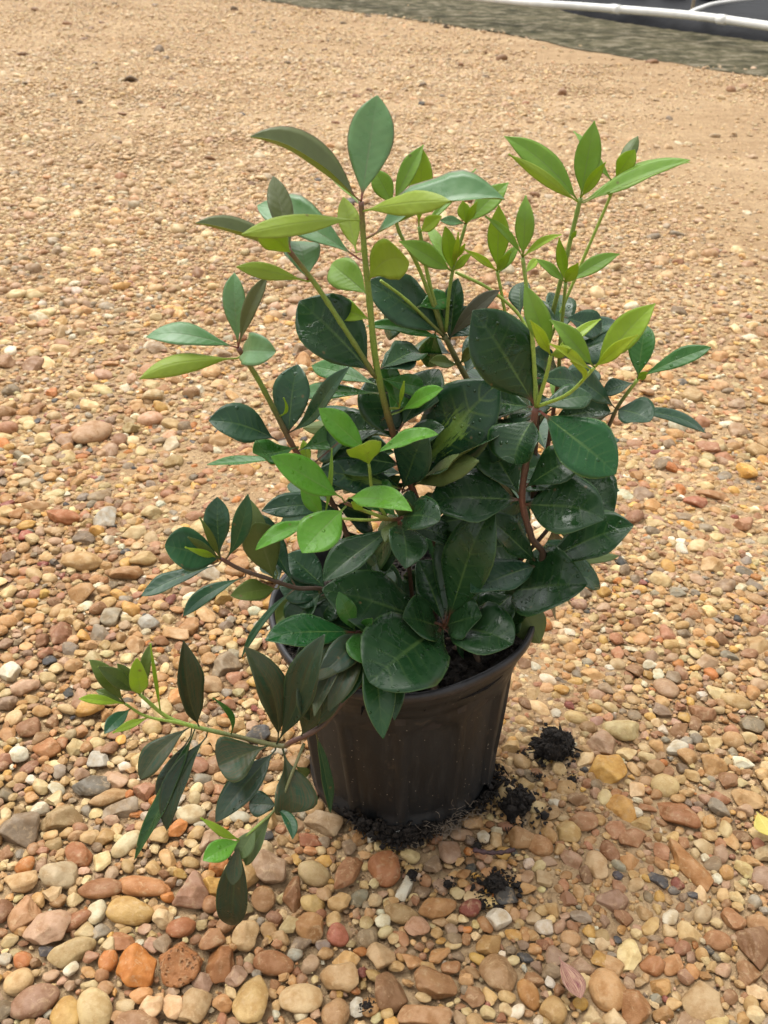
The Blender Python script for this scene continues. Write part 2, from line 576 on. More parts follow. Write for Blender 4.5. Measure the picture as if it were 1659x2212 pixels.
NS, NR = 420, 14
e1, e2 = resample(e1, NS), resample(e2, NS)
V, Fc = [], []
vj = VN(21, 9.0)
for i in range(NS):
    for k in range(NR):
        f = k / (NR - 1)
        p = e1[i].lerp(e2[i], f * 1.5)
        if k == 0:
            q = np.array([[p.x, p.y, 0]])
            p = p + Vector((0, 1, 0)) * (float(vj(q)[0]) * 0.05 + rnd.uniform(-.02, .02))
        V.append((p.x, p.y, 0.004 + 0.012 * math.sin(f * math.pi) + rnd.uniform(0, .006) * (k > 0)))
for i in range(NS - 1):
    for k in range(NR - 1):
        a = i * NR + k
        Fc.append((a, a + NR, a + NR + 1, a + 1))
tag(put('mossy_path', mesh('mossy_path', V, Fc), mat_moss()), 'mossy bare strip beyond the gravel', None, None, 'structure')

# black plastic sheet with a raised, wrinkled front fold
M_SHEET = simple('black_plastic_sheet', (0.0085, 0.009, 0.0105), 0.62, 6, 0.3, 0.6, 0.02, 0.10)
prof = [(-0.02, 0.004), (0.0, 0.045), (0.03, 0.085), (0.10, 0.095), (0.17, 0.05), (0.30, 0.03), (0.6, 0.022), (1.2, 0.02), (2.6, 0.02)]
V, Fc = [], []
dirs = []
for i in range(NS):
    t = (e2[min(i + 1, NS - 1)] - e2[max(i - 1, 0)]).normalized()
    dirs.append(Vector((-t.y, t.x, 0)))
vw, vw2 = VN(31, 4.0), VN(32, 14.0)
for i in range(NS):
    for (o_, z) in prof:
        p = e2[i] + dirs[i] * o_
        q = np.array([[p.x, p.y, z * 3]])
        w = float(vw(q)[0]) * 0.012 + float(vw2(q)[0]) * 0.006
        V.append((p.x, p.y + w, max(0.006, z + w * (1.0 if z > 0.03 else 0.15))))
K = len(prof)
for i in range(NS - 1):
    for k in range(K - 1):
        a = i * K + k
        Fc.append((a, a + K, a + K + 1, a + 1))
tag(put('plastic_sheet', mesh('plastic_sheet', V, Fc), M_SHEET), 'wrinkled black plastic ground sheet with a raised fold beyond the mossy strip', 'plastic sheet')

M_PVC = simple('white_pvc', (0.74, 0.73, 0.68), 0.35, 9, 0.10, 0.05, 0.002)
zp = 0.15
pl = [ground(x, y, zp) for x, y in [(100, -135), (560, -75), (800, -32), (1092, 2), (1269, 15), (1488, 33), (1659, 56), (1950, 98), (2500, 178), (3300, 298)]]
line = catmull(pl, 12)
Vt, Ft = tube(line, [0.0225] * len(line), 16)
pp = empty('water_pipe', pl[0])
put('pipe', mesh('pipe', Vt, Ft), M_PVC, pp, pl[0])
for x, y in [(1330, 19.5), (1560, 42)]:
    c0, c1 = ground(x - 8, y - 1, zp), ground(x + 8, y + 1.4, zp)
    Vt, Ft = tube([c0, c0.lerp(c1, .5), c1], [0.0262] * 3, 16)
    put('coupling', mesh('coupling', Vt, Ft), M_PVC, pp, c0)
tag(pp, 'long white plastic water pipe lying along the black sheet', 'pipe')
p2 = [ground(1484, 30, zp), ground(1510, 18, .16), ground(1553, 6, .16), ground(1640, -4, .16), ground(1760, -14, .14)]
line = catmull(p2, 8)
Vt, Ft = tube(line, [0.012] * len(line), 12)
tag(put('branch_pipe', mesh('branch_pipe', Vt, Ft), M_PVC, None, p2[0]), 'thin white pipe curving away from the big water pipe', 'pipe')
b0 = ground(1494, 27, 0.10)
Vt, Ft = tube([Vector((b0.x, b0.y, 0.0)), Vector((b0.x + .002, b0.y, .2)), Vector((b0.x + .006, b0.y, .42))], [0.012, .011, .010], 8)
tag(put('stake', mesh('stake', Vt, Ft), simple('pale_stake_wood', (0.34, 0.27, 0.18), 0.7, 40), None, (b0.x, b0.y, 0)), 'short pale wooden stake beside the white pipe', 'stake')


def lathe(prof, seg, fn=None):
    V, Fc = [], []
    for r_, z in prof:
        for k in range(seg):
            a = 2 * math.pi * k / seg
            rr = r_ + (fn(a, z) if fn else 0)
            V.append((rr * math.cos(a), rr * math.sin(a), z))
    for i in range(len(prof) - 1):
        for k in range(seg):
            k2 = (k + 1) % seg
            Fc.append((i * seg + k, i * seg + k2, (i + 1) * seg + k2, (i + 1) * seg + k))
    return V, Fc


# a row of black nursery pots standing on the sheet: only their feet show
bp = [(0.0, 0.0), (0.102, 0.0), (0.108, 0.01), (0.128, 0.235), (0.137, 0.24), (0.138, 0.262), (0.130, 0.264), (0.128, 0.235), (0.0, 0.235)]
me_bp = mesh('nursery_pot_wall', *lathe(bp, 28))
row0, row1 = ground(1010, -26, .02), ground(1545, 3, .02)
M_BP = simple('black_pot_plastic', (0.016, 0.015, 0.015), 0.45, 30, .3, .1)
me_bp.materials.append(M_BP)
nrow = 8
for i in range(nrow):
    p = row0.lerp(row1, i / (nrow - 1)) + Vector((rnd.uniform(-.015, .015), .16 + rnd.uniform(-.02, .02), 0))
    o = bpy.data.objects.new('nursery_pot', me_bp)
    COL.objects.link(o)
    o.location = (p.x, p.y, 0.026)
    o.rotation_euler.z = rnd.uniform(0, 6)
    tag(o, 'black nursery pot in the row standing behind the white pipe', 'pot', 'black pots behind the pipe')
p = ground(1668, 42, .03) + Vector((.13, .12, 0))
o = bpy.data.objects.new('nursery_pot', me_bp)
COL.objects.link(o)
o.location = (p.x, p.y, 0.026)
tag(o, 'lone black nursery pot on the sheet behind the curved thin pipe', 'pot')

# ------------------------------------------------------------------ the pot
POT_TILT = Matrix.Rotation(R(-2.2), 3, 'Y') @ Matrix.Diagonal((1.0045, 1.0045, 1.017))
RP, HP, RB = 0.1100, 0.180, 0.0845


def sst(x, a, b_):
    x = min(max((x - a) / (b_ - a), 0), 1)
    return x * x * (3 - 2 * x)


def ribs(a, z):
    if z < 0.012 or z > 0.138:
        return 0.0
    k = a / (2 * math.pi) * 12
    u = abs((k % 1) - 0.5) * 2          # 0 at the middle of a panel, 1 at its edges
    top = 0.118 + 0.012 * (1 - u)
    return -0.0042 * sst(u, 0.84, 0.74) * sst(z, 0.012, 0.022) * (1 - sst(z, top, top + 0.010))


prof = [(RB - .006, 0.0), (RB - .001, 0.0005), (RB + .001, 0.004)]
for i in range(1, 30):
    z = 0.004 + (0.143 - 0.004) * i / 29
    prof.append((RB + (0.0968 - RB) * (z / 0.143), z))
prof += [(0.0978, .1455), (0.0992, .147), (0.1012, .154), (0.1036, .161), (0.1040, .1612), (0.1052, .1620), (0.1066, .1665), (0.1082, .1712), (0.1100, .1720), (0.1106, .1760), (0.1098, .1796), (0.1072, .1802), (0.1056, .178), (0.1045, .170), (0.1035, .166), (0.098, .150), (0.094, .12), (0.081, .008), (RB - .006, 0.0)]
SEG = 192


def dents(a, z):
    f = 0.0016 * math.sin(3 * a + 1.2) * (z / HP) + 0.0008 * math.sin(7 * a + z * 30)
    return ribs(a, z) + f


Vp, Fp = lathe(prof, SEG, dents)
pot = empty('plant_pot', (0, 0, 0.002))
tag(pot, 'black ribbed plastic nursery pot with a dusty wall, holding the leafy shrub', 'pot')
Vp = [POT_TILT @ Vector(v) + Vector((0, 0, .002)) for v in Vp]
WALLROWS = 29 + 3 + 7          # rows that belong to the wall
# drain openings: leave out faces near the foot
holes = []
for q in (-1.95, -0.70, 0.55, 1.80, 3.05):
    holes.append(q)


def in_hole(a, z):
    for h in holes:
        d = (a - h + math.pi) % (2 * math.pi) - math.pi
        if abs(d) < 0.24 and z < 0.020 * math.sqrt(max(0, 1 - (d / 0.24) ** 2)) + .001:
            return True
    return False


wall, rim = [], []
for idx, f in enumerate(Fp):
    row, k = divmod(idx, SEG)
    z = prof[row][1]
    a = 2 * math.pi * (k + .5) / SEG
    if row < WALLROWS or row > len(prof) - 4:
        if (row < 14 and row > 0) and in_hole(a, z):
            continue
        wall.append(f)
    else:
        rim.append(f)


def sub(V, Fc):
    used = sorted({i for f in Fc for i in f})
    mp = {i: n for n, i in enumerate(used)}
    return [V[i] for i in used], [tuple(mp[i] for i in f) for f in Fc]


put('pot_wall', mesh('pot_wall', *sub(Vp, wall)), M_POT, pot, (0, 0, .002))
put('rim', mesh('rim', *sub(Vp, rim)), simple('worn_black_rim', (0.022, 0.021, 0.022), 0.42, 60, .4, .25, .0008), pot, (0, 0, .17))


def crumb_mesh(name, base_fn, n, smin, smax, seed, extra=None, fibre=0.3):
    """many small irregular crumbs joined into one mesh; base_fn gives (x, y, z)"""
    r = np.random.RandomState(seed)
    Vs, Ts, off = [], [], 0
    if extra is not None:
        Vs.append(extra[0]), Ts.append(extra[1])
        off = len(extra[0])
    v0, f0 = ICO[1]
    for i in range(n):
        s = r.uniform(smin, smax) * (1 if r.rand() > .15 else 1.7)
        sc = np.array([s, s * r.uniform(.5, 1), s * r.uniform(.4, .8)])
        if r.rand() < fibre:
            sc = np.array([s * r.uniform(1.5, 3), s * .28, s * .25])
        A = r.normal(size=(3, 3))
        Q, _ = np.linalg.qr(A)
        if r.rand() < .6:
            an = r.uniform(0, 6.28)
            Q = np.array([[math.cos(an), -math.sin(an), 0], [math.sin(an), math.cos(an), 0], [0, 0, 1]])
        v = v0 * (1 + 0.28 * r.normal(size=(len(v0), 1))) * sc
        Vs.append(v @ Q.T + np.array(base_fn(r)))
        Ts.append(f0 + off)
        off += len(v0)
    return mesh_np(name, np.concatenate(Vs), np.concatenate(Ts), None, False)


# soil inside
ns = 44
Vsoil, Fsoil = [(0, 0, .163)], []
vsn, vsn2 = VN(41, 60.0), VN(42, 190.0)


def soil_z(x, y):
    q = np.array([[x, y, 0.0]])
    return .158 + float(vsn(q)[0]) * .003 + float(vsn2(q)[0]) * .0015 + .008 * (1 - (x * x + y * y) / .0110)


for k in range(1, 15):
    for j in range(ns):
        a = 2 * math.pi * j / ns
        rr = 0.1018 * k / 14
        x, y = rr * math.cos(a), rr * math.sin(a)
        Vsoil.append((x, y, soil_z(x, y)))
for j in range(ns):
    Fsoil.append((0, 1 + j, 1 + (j + 1) % ns))
for k in range(13):
    for j in range(ns):
        a, b_ = 1 + k * ns + j, 1 + k * ns + (j + 1) % ns
        Fsoil.append((a, a + ns, b_ + ns)), Fsoil.append((a, b_ + ns, b_))


def on_soil(r):
    a, q = r.uniform(0, 6.28), 0.099 * math.sqrt(r.rand())
    x, y = q * math.cos(a), q * math.sin(a)
    return POT_TILT @ Vector((x, y, soil_z(x, y) + r.uniform(-.001, .003)))


sv = np.array([tuple(POT_TILT @ Vector(v)) for v in Vsoil])
so_ = put('potting_soil', crumb_mesh('potting_soil', on_soil, 1500, .0012, .0036, 5, (sv, np.array(Fsoil, dtype=np.int32))), M_SOIL, pot, (0, 0, .158))
tag(so_, None, None, None, 'stuff')
M_CHIP = simple('brown_bark_chip', (0.085, 0.052, 0.030), 0.75, 200, .5, .6, .001)
for i in range(16):
    a, q = rnd.uniform(-1.9, 0.4), 0.092 * math.sqrt(rnd.uniform(.25, 1))
    c = POT_TILT @ Vector((q * math.cos(a), q * math.sin(a), soil_z(q * math.cos(a), q * math.sin(a)) + .003))
    v = ICO[1][0] * (1 + .18 * nrs.normal(size=(42, 1))) * np.array([rnd.uniform(.005, .011), rnd.uniform(.002, .004), .0014])
    E = Matrix.Rotation(rnd.uniform(0, 6), 3, 'Z') @ Matrix.Rotation(rnd.uniform(-.5, .5), 3, 'Y')
    v = v @ np.array(E).T + np.array(c)
    put('bark_chip', mesh_np('bark_chip', v, ICO[1][1], None, False), M_CHIP, pot, c)

# ------------------------------------------------------------------ stones


def stone_shape(seed, kind, sub):
    r = np.random.RandomState(seed)
    v, f = ICO[sub]
    v = v.copy()
    if kind != 'round':
        npl = 10 if kind == 'ang' else 8
        for _ in range(npl):
            n = r.normal(size=3)
            n /= np.linalg.norm(n)
            d = r.uniform(.40, .74) if kind == 'ang' else r.uniform(.52, .86)
            dp = v @ n
            v = v * np.where(dp > d, d / np.maximum(dp, 1e-6), 1.0)[:, None]
    L = VN(seed * 3 + 1, 1.4, 8)(v) * (.12 if kind == 'round' else .11) + VN(seed * 3 + 2, 3.6, 10)(v) * (.03 if kind == 'round' else .045)
    if sub >= 3:
        L = L + VN(seed * 3 + 5, 11.0, 14)(v) * (.006 if kind == 'round' else .014)
    if kind == 'pit':
        L = L + VN(seed, 12, 14)(v) * .03
    v = v * (1 + L)[:, None]
    # soften the ridges a little
    if kind != 'round':
        for _ in range(0 if sub < 2 else 1 if sub < 4 else 2):
            s, c = np.zeros_like(v), np.zeros(len(v))
            for a, b_ in ((0, 1), (1, 2), (2, 0)):
                np.add.at(s, f[:, a], v[f[:, b_]])
                np.add.at(c, f[:, a], 1)
            v = v * .6 + s / c[:, None] * .4
    mn, mx = v.min(0), v.max(0)
    return (v - (mn + mx) / 2) / ((mx - mn) / 2)


KINDS = ['round', 'mid', 'mid', 'ang', 'ang', 'ang', 'ang']
PROTO = {}


def proto(kind, i, sub):
    k = (kind, i, sub)
    if k not in PROTO:
        PROTO[k] = stone_shape(100 + i * 7 + {'round': 0, 'mid': 1, 'ang': 2, 'pit': 3}[kind], kind, sub)
    return PROTO[k]


PALETTE = [  # picture colour, name, weight
    ((230, 204, 156), 'cream', 20), ((212, 174, 124), 'tan', 26), ((204, 156, 104), 'orange tan', 13), ((172, 128, 92), 'brown', 10),
    ((190, 138, 104), 'reddish brown', 6), ((198, 162, 134), 'pinkish tan', 10), ((160, 138, 114), 'grey brown', 5), ((168, 156, 140), 'grey', 2),
    ((88, 86, 86), 'dark slate', .9), ((238, 228, 206), 'white', 5), ((224, 176, 98), 'ochre yellow', 5), ((206, 134, 72), 'rust orange', 1.5), ((158, 92, 78), 'dark red', .5)]
PW = np.array([p[2] for p in PALETTE], float)
PW /= PW.sum()
ALB = 0.62
WARM = np.array([.985, .965, .87])


def col_of(srgb, j=0.0, r=None):
    c = np.array(lin(srgb)) * ALB * WARM
    if j and r is not None:
        c = c * (1 + r.normal() * j) * (1 + r.normal(size=3) * j * .25)
    return np.clip(c, .004, .85)


stones = []   # dicts: c (x,y), a,b,cz, rot, tilt, z, kind, proto, col, name, hand, label
CELL = 0.004
GX0, GX1, GY0, GY1 = -3.4, 3.4, -0.62, 4.9
HW, HH = int((GX1 - GX0) / CELL), int((GY1 - GY0) / CELL)
Hm = np.full((HH, HW), -0.004, np.float32)
Cv = np.zeros((HH, HW), np.float32)
camx, camy = CAM.x, CAM.y


def footprint(x, y, a, b_, rot):
    rr = max(a, b_)
    i0, i1 = int((y - rr - GY0) / CELL), int((y + rr - GY0) / CELL) + 1
    j0, j1 = int((x - rr - GX0) / CELL), int((x + rr - GX0) / CELL) + 1
    if i0 < 0 or j0 < 0 or i1 >= HH or j1 >= HW:
        return None
    yy = (np.arange(i0, i1 + 1) + .5) * CELL + GY0 - y
    xx = (np.arange(j0, j1 + 1) + .5) * CELL + GX0 - x
    cs, sn = math.cos(rot), math.sin(rot)
    U = (xx[None, :] * cs + yy[:, None] * sn) / a
    W = (-xx[None, :] * sn + yy[:, None] * cs) / b_
    d = U * U + W * W
    m = d < 1
    if not m.any():
        m = d <= d.min() + 1e-9
    return i0, i1 + 1, j0, j1 + 1, d, m


def loose(x, y):
    """1 where the stones lie loose and deep, 0 where they are pressed into the sand"""
    px, py, _ = proj((x, y, 0))
    return min(1.0, max(0.0, (1150 - px) / 700.0 + (0.15 if py > 1500 else 0)))


def drop(x, y, a, b_, cz, rot, tol, kind, rgb, name, hand=None, force=False, embed=None, r=nrs):
    fp = footprint(x, y, a, b_, rot)
    if fp is None:
        return False
    i0, i1, j0, j1, d, m = fp
    if not force and Cv[i0:i1, j0:j1][m].mean() > tol:
        return False
    if x * x + y * y < (RB + .35 * a) ** 2 and not force:
        return False
    h0 = float(Hm[i0:i1, j0:j1][m].mean())
    lo = loose(x, y)
    e = embed if embed is not None else (0.48 - .20 * lo + r.uniform(-.08, .08))
    z = h0 + cz * (1 - 2 * e)
    top = z + cz * np.sqrt(np.clip(1 - d, 0, 1)) * .9
    Hm[i0:i1, j0:j1] = np.where(m, np.maximum(Hm[i0:i1, j0:j1], top), Hm[i0:i1, j0:j1])
    Cv[i0:i1, j0:j1][m] = 1
    stones.append(dict(x=x, y=y, a=a, b=b_, c=cz, rot=rot, tx=r.normal() * .13, ty=r.normal() * .13, z=z, kind=kind, proto=r.randint(0, 14), rgb=rgb, name=name, hand=hand, e=e))
    return True


# the pot and the soil keep their place
fp = footprint(0, 0, RB * .97, RB * .97, 0)
Cv[fp[0]:fp[1], fp[2]:fp[3]][fp[5]] = 1

# stones one can recognise in the photograph: x, y, width, height in the picture, turn (deg), colour, colour name, shape, words
HAND = [
    (309, 1902, 122, 50, 3, (207, 142, 90), 'orange brown', 'round', 'spindle shaped'), (216, 1908, 98, 48, -5, (168, 112, 72), 'brown', 'round', 'long lumpy'),
    (281, 1957, 104, 62, 5, (216, 176, 106), 'yellow', 'round', 'big oval'), (206, 1957, 42, 62, 75, (236, 226, 196), 'white', 'round', 'stubby'),
    (407, 1921, 75, 85, 60, (192, 148, 128), 'mauve', 'ang', 'pear shaped'), (389, 2072, 95, 108, 80, (190, 124, 74), 'orange brown', 'pit', 'round pitted'),
    (294, 2085, 90, 90, 20, (222, 138, 55), 'bright orange', 'ang', 'triangular'), (410, 1747, 66, 49, -8, (232, 216, 180), 'cream', 'round', 'egg shaped'),
    (196, 1690, 82, 48, -12, (112, 112, 108), 'slate grey', 'mid', 'flat'), (72, 2153, 118, 64, -32, (166, 126, 106), 'mauve brown', 'round', 'long flat'),
    (137, 2180, 64, 88, 75, (222, 182, 112), 'yellow', 'round', 'streaky'), (203, 2173, 72, 100, 70, (228, 202, 152), 'cream', 'round', 'knobbly'),
    (45, 1780, 86, 84, 30, (152, 136, 120), 'grey', 'mid', 'broad'), (130, 1757, 94, 56, -5, (178, 152, 112), 'olive tan', 'mid', 'flat'),
    (167, 1836, 64, 52, 10, (188, 122, 82), 'reddish', 'ang', 'blocky'), (270, 1810, 78, 36, -45, (238, 222, 182), 'white', 'round', 'long'),
    (127, 1879, 82, 72, 10, (204, 184, 152), 'pale grey', 'mid', 'broad'), (42, 1892, 86, 58, 8, (224, 188, 142), 'pinkish cream', 'ang', 'sharp edged'),
    (49, 1964, 66, 68, 60, (206, 156, 116), 'pinkish', 'mid', 'wedge shaped'), (157, 1977, 76, 44, -22, (166, 106, 70), 'brown', 'round', 'long smooth'),
    (389, 1990, 64, 50, -20, (186, 116, 76), 'red brown', 'round', 'oval'), (265, 2023, 62, 46, 10, (186, 126, 86), 'brown', 'ang', 'square'),
    (36, 2108, 62, 56, 35, (232, 196, 146), 'cream', 'round', 'oval'), (46, 2060, 37, 42, 60, (206, 126, 70), 'orange', 'round', 'small round'),
    (154, 2046, 100, 56, -25, (206, 182, 136), 'cream grey', 'mid', 'long rough'), (454, 2020, 56, 62, 40, (176, 122, 78), 'brown', 'mid', 'dented'),
    (474, 2069, 62, 86, 80, (172, 112, 66), 'brown', 'ang', 'upright'), (418, 2163, 66, 84, 100, (204, 174, 134), 'cream and brown', 'mid', 'two toned'),
    (540, 2150, 82, 108, 85, (232, 198, 138), 'pale yellow', 'mid', 'big block like'), (530, 2010, 62, 72, 70, (222, 188, 142), 'cream', 'mid', 'rounded'),
    (830, 1868, 70, 78, 85, (182, 116, 76), 'red brown', 'mid', 'big rounded'), (751, 1872, 46, 108, 110, (176, 122, 86), 'brown', 'ang', 'long blade like'),
    (678, 1876, 76, 56, 12, (212, 186, 140), 'cream', 'round', 'broad'), (581, 1869, 86, 72, 15, (182, 152, 128), 'purple tan', 'ang', 'mottled'),
    (671, 1802, 58, 33, 4, (176, 106, 76), 'brick red', 'ang', 'brick shaped'), (700, 1765, 86, 56, 12, (192, 166, 136), 'grey tan', 'mid', 'rough'),
    (728, 2006, 46, 55, 70, (196, 114, 96), 'rosy', 'round', 'flat round'), (668, 1990, 67, 68, 15, (196, 146, 96), 'tan', 'ang', 'square'),
    (869, 1961, 80, 46, 2, (182, 152, 108), 'olive tan', 'round', 'mottled oval'), (843, 2130, 78, 88, 80, (152, 112, 82), 'dark brown', 'mid', 'big'),
    (941, 2114, 98, 70, 5, (168, 122, 82), 'brown', 'ang', 'wide notched'), (918, 2183, 120, 62, 0, (198, 152, 112), 'pinkish tan', 'mid', 'large flat'),
    (823, 2052, 64, 82, 80, (218, 184, 144), 'cream pink', 'ang', 'upright'), (748, 2060, 62, 43, 0, (228, 182, 118), 'yellow', 'mid', 'half round'),
    (591, 2068, 90, 60, 12, (178, 122, 82), 'brown', 'round', 'big domed'), (725, 2178, 63, 72, 70, (192, 152, 112), 'tan', 'round', 'round'),
    (771, 2160, 34, 46, 80, (232, 228, 218), 'white', 'ang', 'chalky'), (637, 2046, 34, 33, 0, (198, 198, 188), 'pale grey', 'round', 'round'),
    (650, 2178, 31, 32, 0, (238, 222, 188), 'white', 'round', 'small round'), (630, 1921, 42, 78, 80, (152, 102, 66), 'brown', 'ang', 'ridged'),
    (676, 1938, 53, 52, 20, (222, 188, 122), 'yellow', 'mid', 'rounded'), (875, 1905, 29, 62, 110, (232, 228, 214), 'white', 'mid', 'long'),
    (1317, 2122, 80, 98, 75, (222, 174, 124), 'tan', 'round', 'smooth flat oval'), (1375, 2160, 70, 102, 110, (176, 122, 76), 'brown', 'mid', 'curved'),
    (1519, 2150, 90, 106, 80, (208, 178, 138), 'cream grey', 'mid', 'big upright'), (1550, 2193, 56, 42, 0, (236, 212, 152), 'cream', 'round', 'smooth egg like'),
    (1466, 1745, 116, 56, 33, (182, 122, 82), 'brown', 'mid', 'long slanting'), (1493, 1853, 132, 46, 50, (198, 142, 88), 'tan', 'mid', 'long diagonal'),
    (1228, 1784, 58, 56, 30, (222, 188, 128), 'cream', 'mid', 'rounded triangular'), (1293, 1853, 50, 67, 70, (228, 194, 154), 'pinkish white', 'ang', 'blocky'),
    (1319, 1822, 40, 55, 80, (162, 112, 82), 'chocolate brown', 'round', 'smooth'), (1238, 1843, 46, 56, 80, (192, 152, 128), 'mauve tan', 'mid', 'square'),
    (1169, 1810, 58, 52, 30, (206, 156, 112), 'tan', 'round', 'lumpy'), (1440, 1683, 63, 52, 5, (232, 204, 148), 'cream', 'round', 'broad'),
    (1236, 2010, 45, 41, 10, (216, 172, 128), 'tan', 'round', 'egg shaped'), (1555, 2015, 60, 46, 12, (186, 132, 92), 'brown', 'round', 'smooth triangular'),
    (1414, 2069, 58, 50, 0, (188, 126, 82), 'red tan', 'ang', 'sharp'), (1377, 1738, 27, 29, 60, (242, 232, 212), 'white', 'round', 'small egg shaped'),
    (1146, 2132, 43, 70, 65, (198, 142, 82), 'orange brown', 'round', 'long'), (1198, 2170, 55, 60, 60, (206, 168, 112), 'tan', 'mid', 'three cornered'),
    (1620, 1712, 70, 46, 12, (222, 182, 132), 'cream', 'mid', 'wide'), (1461, 1907, 29, 20, 0, (116, 116, 120), 'blue grey', 'round', 'small oval'),
    (1202, 2049, 53, 46, -20, (176, 146, 128), 'mauve', 'mid', 'flat'), (1590, 1970, 54, 53, 20, (196, 142, 102), 'pinkish brown', 'mid', 'blunt'), (1646, 1983, 52, 53, 30, (196, 152, 112), 'tan', 'round', 'rounded'),
    (70, 785, 50, 40, 0, (166, 126, 98), 'brown', 'mid', 'lone dark'), (198, 933, 62, 58, 20, (212, 172, 138), 'pinkish tan', 'round', 'big smooth'),
    (369, 955, 42, 31, 0, (234, 220, 194), 'white', 'ang', 'peaked'), (136, 1108, 78, 33, 4, (192, 120, 76), 'brick red', 'ang', 'brick shaped'),
    (232, 1113, 52, 38, 10, (200, 196, 188), 'grey and white', 'mid', 'banded'), (51, 1149, 36, 23, 10, (182, 86, 76), 'crimson', 'mid', 'small'),
    (56, 1125, 27, 27, 40, (228, 178, 92), 'golden', 'ang', 'small'), (288, 1144, 40, 36, 40, (238, 214, 168), 'cream', 'mid', 'rounded'),
    (176, 1205, 92, 44, 2, (216, 178, 124), 'tan', 'round', 'big domed'), (113, 1203, 22, 14, 20, (70, 72, 78), 'black', 'ang', 'small glossy'),
    (320, 1334, 49, 39, 0, (196, 194, 188), 'speckled grey', 'mid', 'granite like'), (270, 1228, 74, 40, 3, (196, 150, 106), 'tan', 'mid', 'slab like'),
    (238, 1322, 45, 43, 0, (172, 162, 142), 'olive grey', 'mid', 'rounded'), (486, 1426, 67, 54, -15, (168, 152, 132), 'grey brown', 'mid', 'dented'),
    (450, 1467, 68, 42, 5, (204, 168, 130), 'pale tan', 'mid', 'low'), (212, 1631, 50, 43, 10, (208, 204, 196), 'chalky white', 'ang', 'jagged'),
    (234, 1709, 88, 40, -25, (208, 172, 128), 'cream tan', 'mid', 'bone shaped'), (257, 1737, 82, 42, -20, (172, 156, 138), 'grey', 'mid', 'knobbed'),
    (272, 1504, 28, 23, 0, (88, 88, 84), 'dark grey', 'round', 'small round'), (1505, 1071, 46, 37, 20, (192, 120, 96), 'rosy red', 'mid', 'oval'),
    (1540, 1057, 66, 31, 15, (192, 142, 98), 'brown', 'mid', 'flat'), (1430, 1241, 35, 37, 60, (232, 206, 156), 'cream', 'mid', 'upright'), (1526, 1128, 41, 23, 5, (166, 152, 132), 'grey', 'round', 'flat oval'),
    (100, 1605, 60, 44, 10, (196, 134, 86), 'orange brown', 'mid', 'broad'), (60, 1560, 50, 44, 0, (168, 120, 88), 'brown', 'mid', 'rounded'), (330, 1560, 40, 38, 20, (226, 196, 140), 'cream', 'round', 'round'),
]
hs_ = np.random.RandomState(5)
for (x, y, w, h, turn, rgb, nm, kind, words) in HAND:
    p = ground(x, y, 0.006)
    dist = (p - CAM).length
    depth = (p - CAM).dot(CF)
    se = (CAM.z) / dist                       # sine of the viewing angle
    W = w / F * depth / 2
    cz_guess = 0.55 * min(w, h) / F * depth / 2
    # long axis turned in the picture -> turn on the ground
    tr = R(turn)
    if h <= w or abs(turn) > 30:
        L_, S_ = max(w, h), min(w, h)
    else:
        L_, S_ = w, h
    ang = -tr
    vx, vy = math.cos(ang), math.sin(ang) / se
    ga = math.atan2(vy, vx)
    a = L_ / F * depth / 2 * math.hypot(vx, vy) * (1.0 if abs(math.sin(ang)) < .5 else .86)
    vx2, vy2 = -math.sin(ang), math.cos(ang) / se
    b_ = S_ / F * depth / 2 * math.hypot(vx2, vy2) * (.80 if abs(math.sin(ang)) < .5 else 1.0)
    cz = min(a, b_) * (.62 if kind != 'pit' else .8)
    drop(p.x, p.y, a, b_, cz, ga, 1, kind, np.clip((np.array(lin(rgb)) * .86 + np.array(lin((202, 164, 116))) * .14) * ALB * WARM, .004, .85), nm, hand=words, force=True, embed=.36 - .12 * loose(p.x, p.y) + (.1 if p.x > .08 else 0), r=hs_)


def half_w(d):
    return .393 * (.848 * d + .358)


def sample(d0, d1, r, margin):
    while True:
        d = math.sqrt(r.uniform(d0 * d0, d1 * d1)) if d0 > .5 else r.uniform(d0, d1)
        hw = half_w(d) * margin
        x = r.uniform(-half_w(d1) * margin, half_w(d1) * margin)
        if abs(x) < hw:
            return camx + x, camy + d


def scatter(d0, d1, per_m2, amin, amax, tol, kinds, tries=2.0, margin=1.4):
    area = (d1 - d0) * (half_w(d0) + half_w(d1)) * margin
    n = int(area * per_m2)
    got, k = 0, 0
    while got < n and k < n * tries:
        k += 1
        x, y = sample(d0, d1, nrs, margin)
        lo = loose(x, y)
        if nrs.rand() > .80 + .20 * lo and amax > .006:
            continue
        a = amin + (amax - amin) * nrs.rand() ** 1.7
        b_ = a * nrs.uniform(.62, .98)
        cz = min(a, b_) * nrs.uniform(.45, .8)
        pi = nrs.choice(len(PALETTE), p=PW)
        pc = PALETTE[pi]
        if drop(x, y, a, b_, cz, nrs.uniform(0, 3.14), tol, kinds[nrs.randint(len(kinds))], col_of(pc[0], .13, nrs), pc[1]):
            got += 1


# near gravel, big stones first
scatter(.36, 1.32, 420, .0105, .0175, .22, KINDS, 3)
scatter(.36, 1.32, 2200, .0068, .0105, .26, KINDS, 4)
scatter(.36, 1.32, 8500, .0042, .0068, .32, KINDS, 4)
scatter(.36, 1.20, 11000, .0024, .0042, .45, KINDS, 2.5)
scatter(.36, .95, 9000, .0013, .0024, .55, KINDS, 1.6)

# the stones that show largest become things of their own


def hidden(px, py):
    # behind the pot or the thick of the shrub
    if ((px - 866) / 300.0) ** 2 + ((py - 1330) / 190.0) ** 2 < 1:
        return True
    if ((px - 890) / 300.0) ** 2 + ((py - 1050) / 300.0) ** 2 < 1:
        return True
    return abs(px - 875) < 190 and 1350 < py < 1780


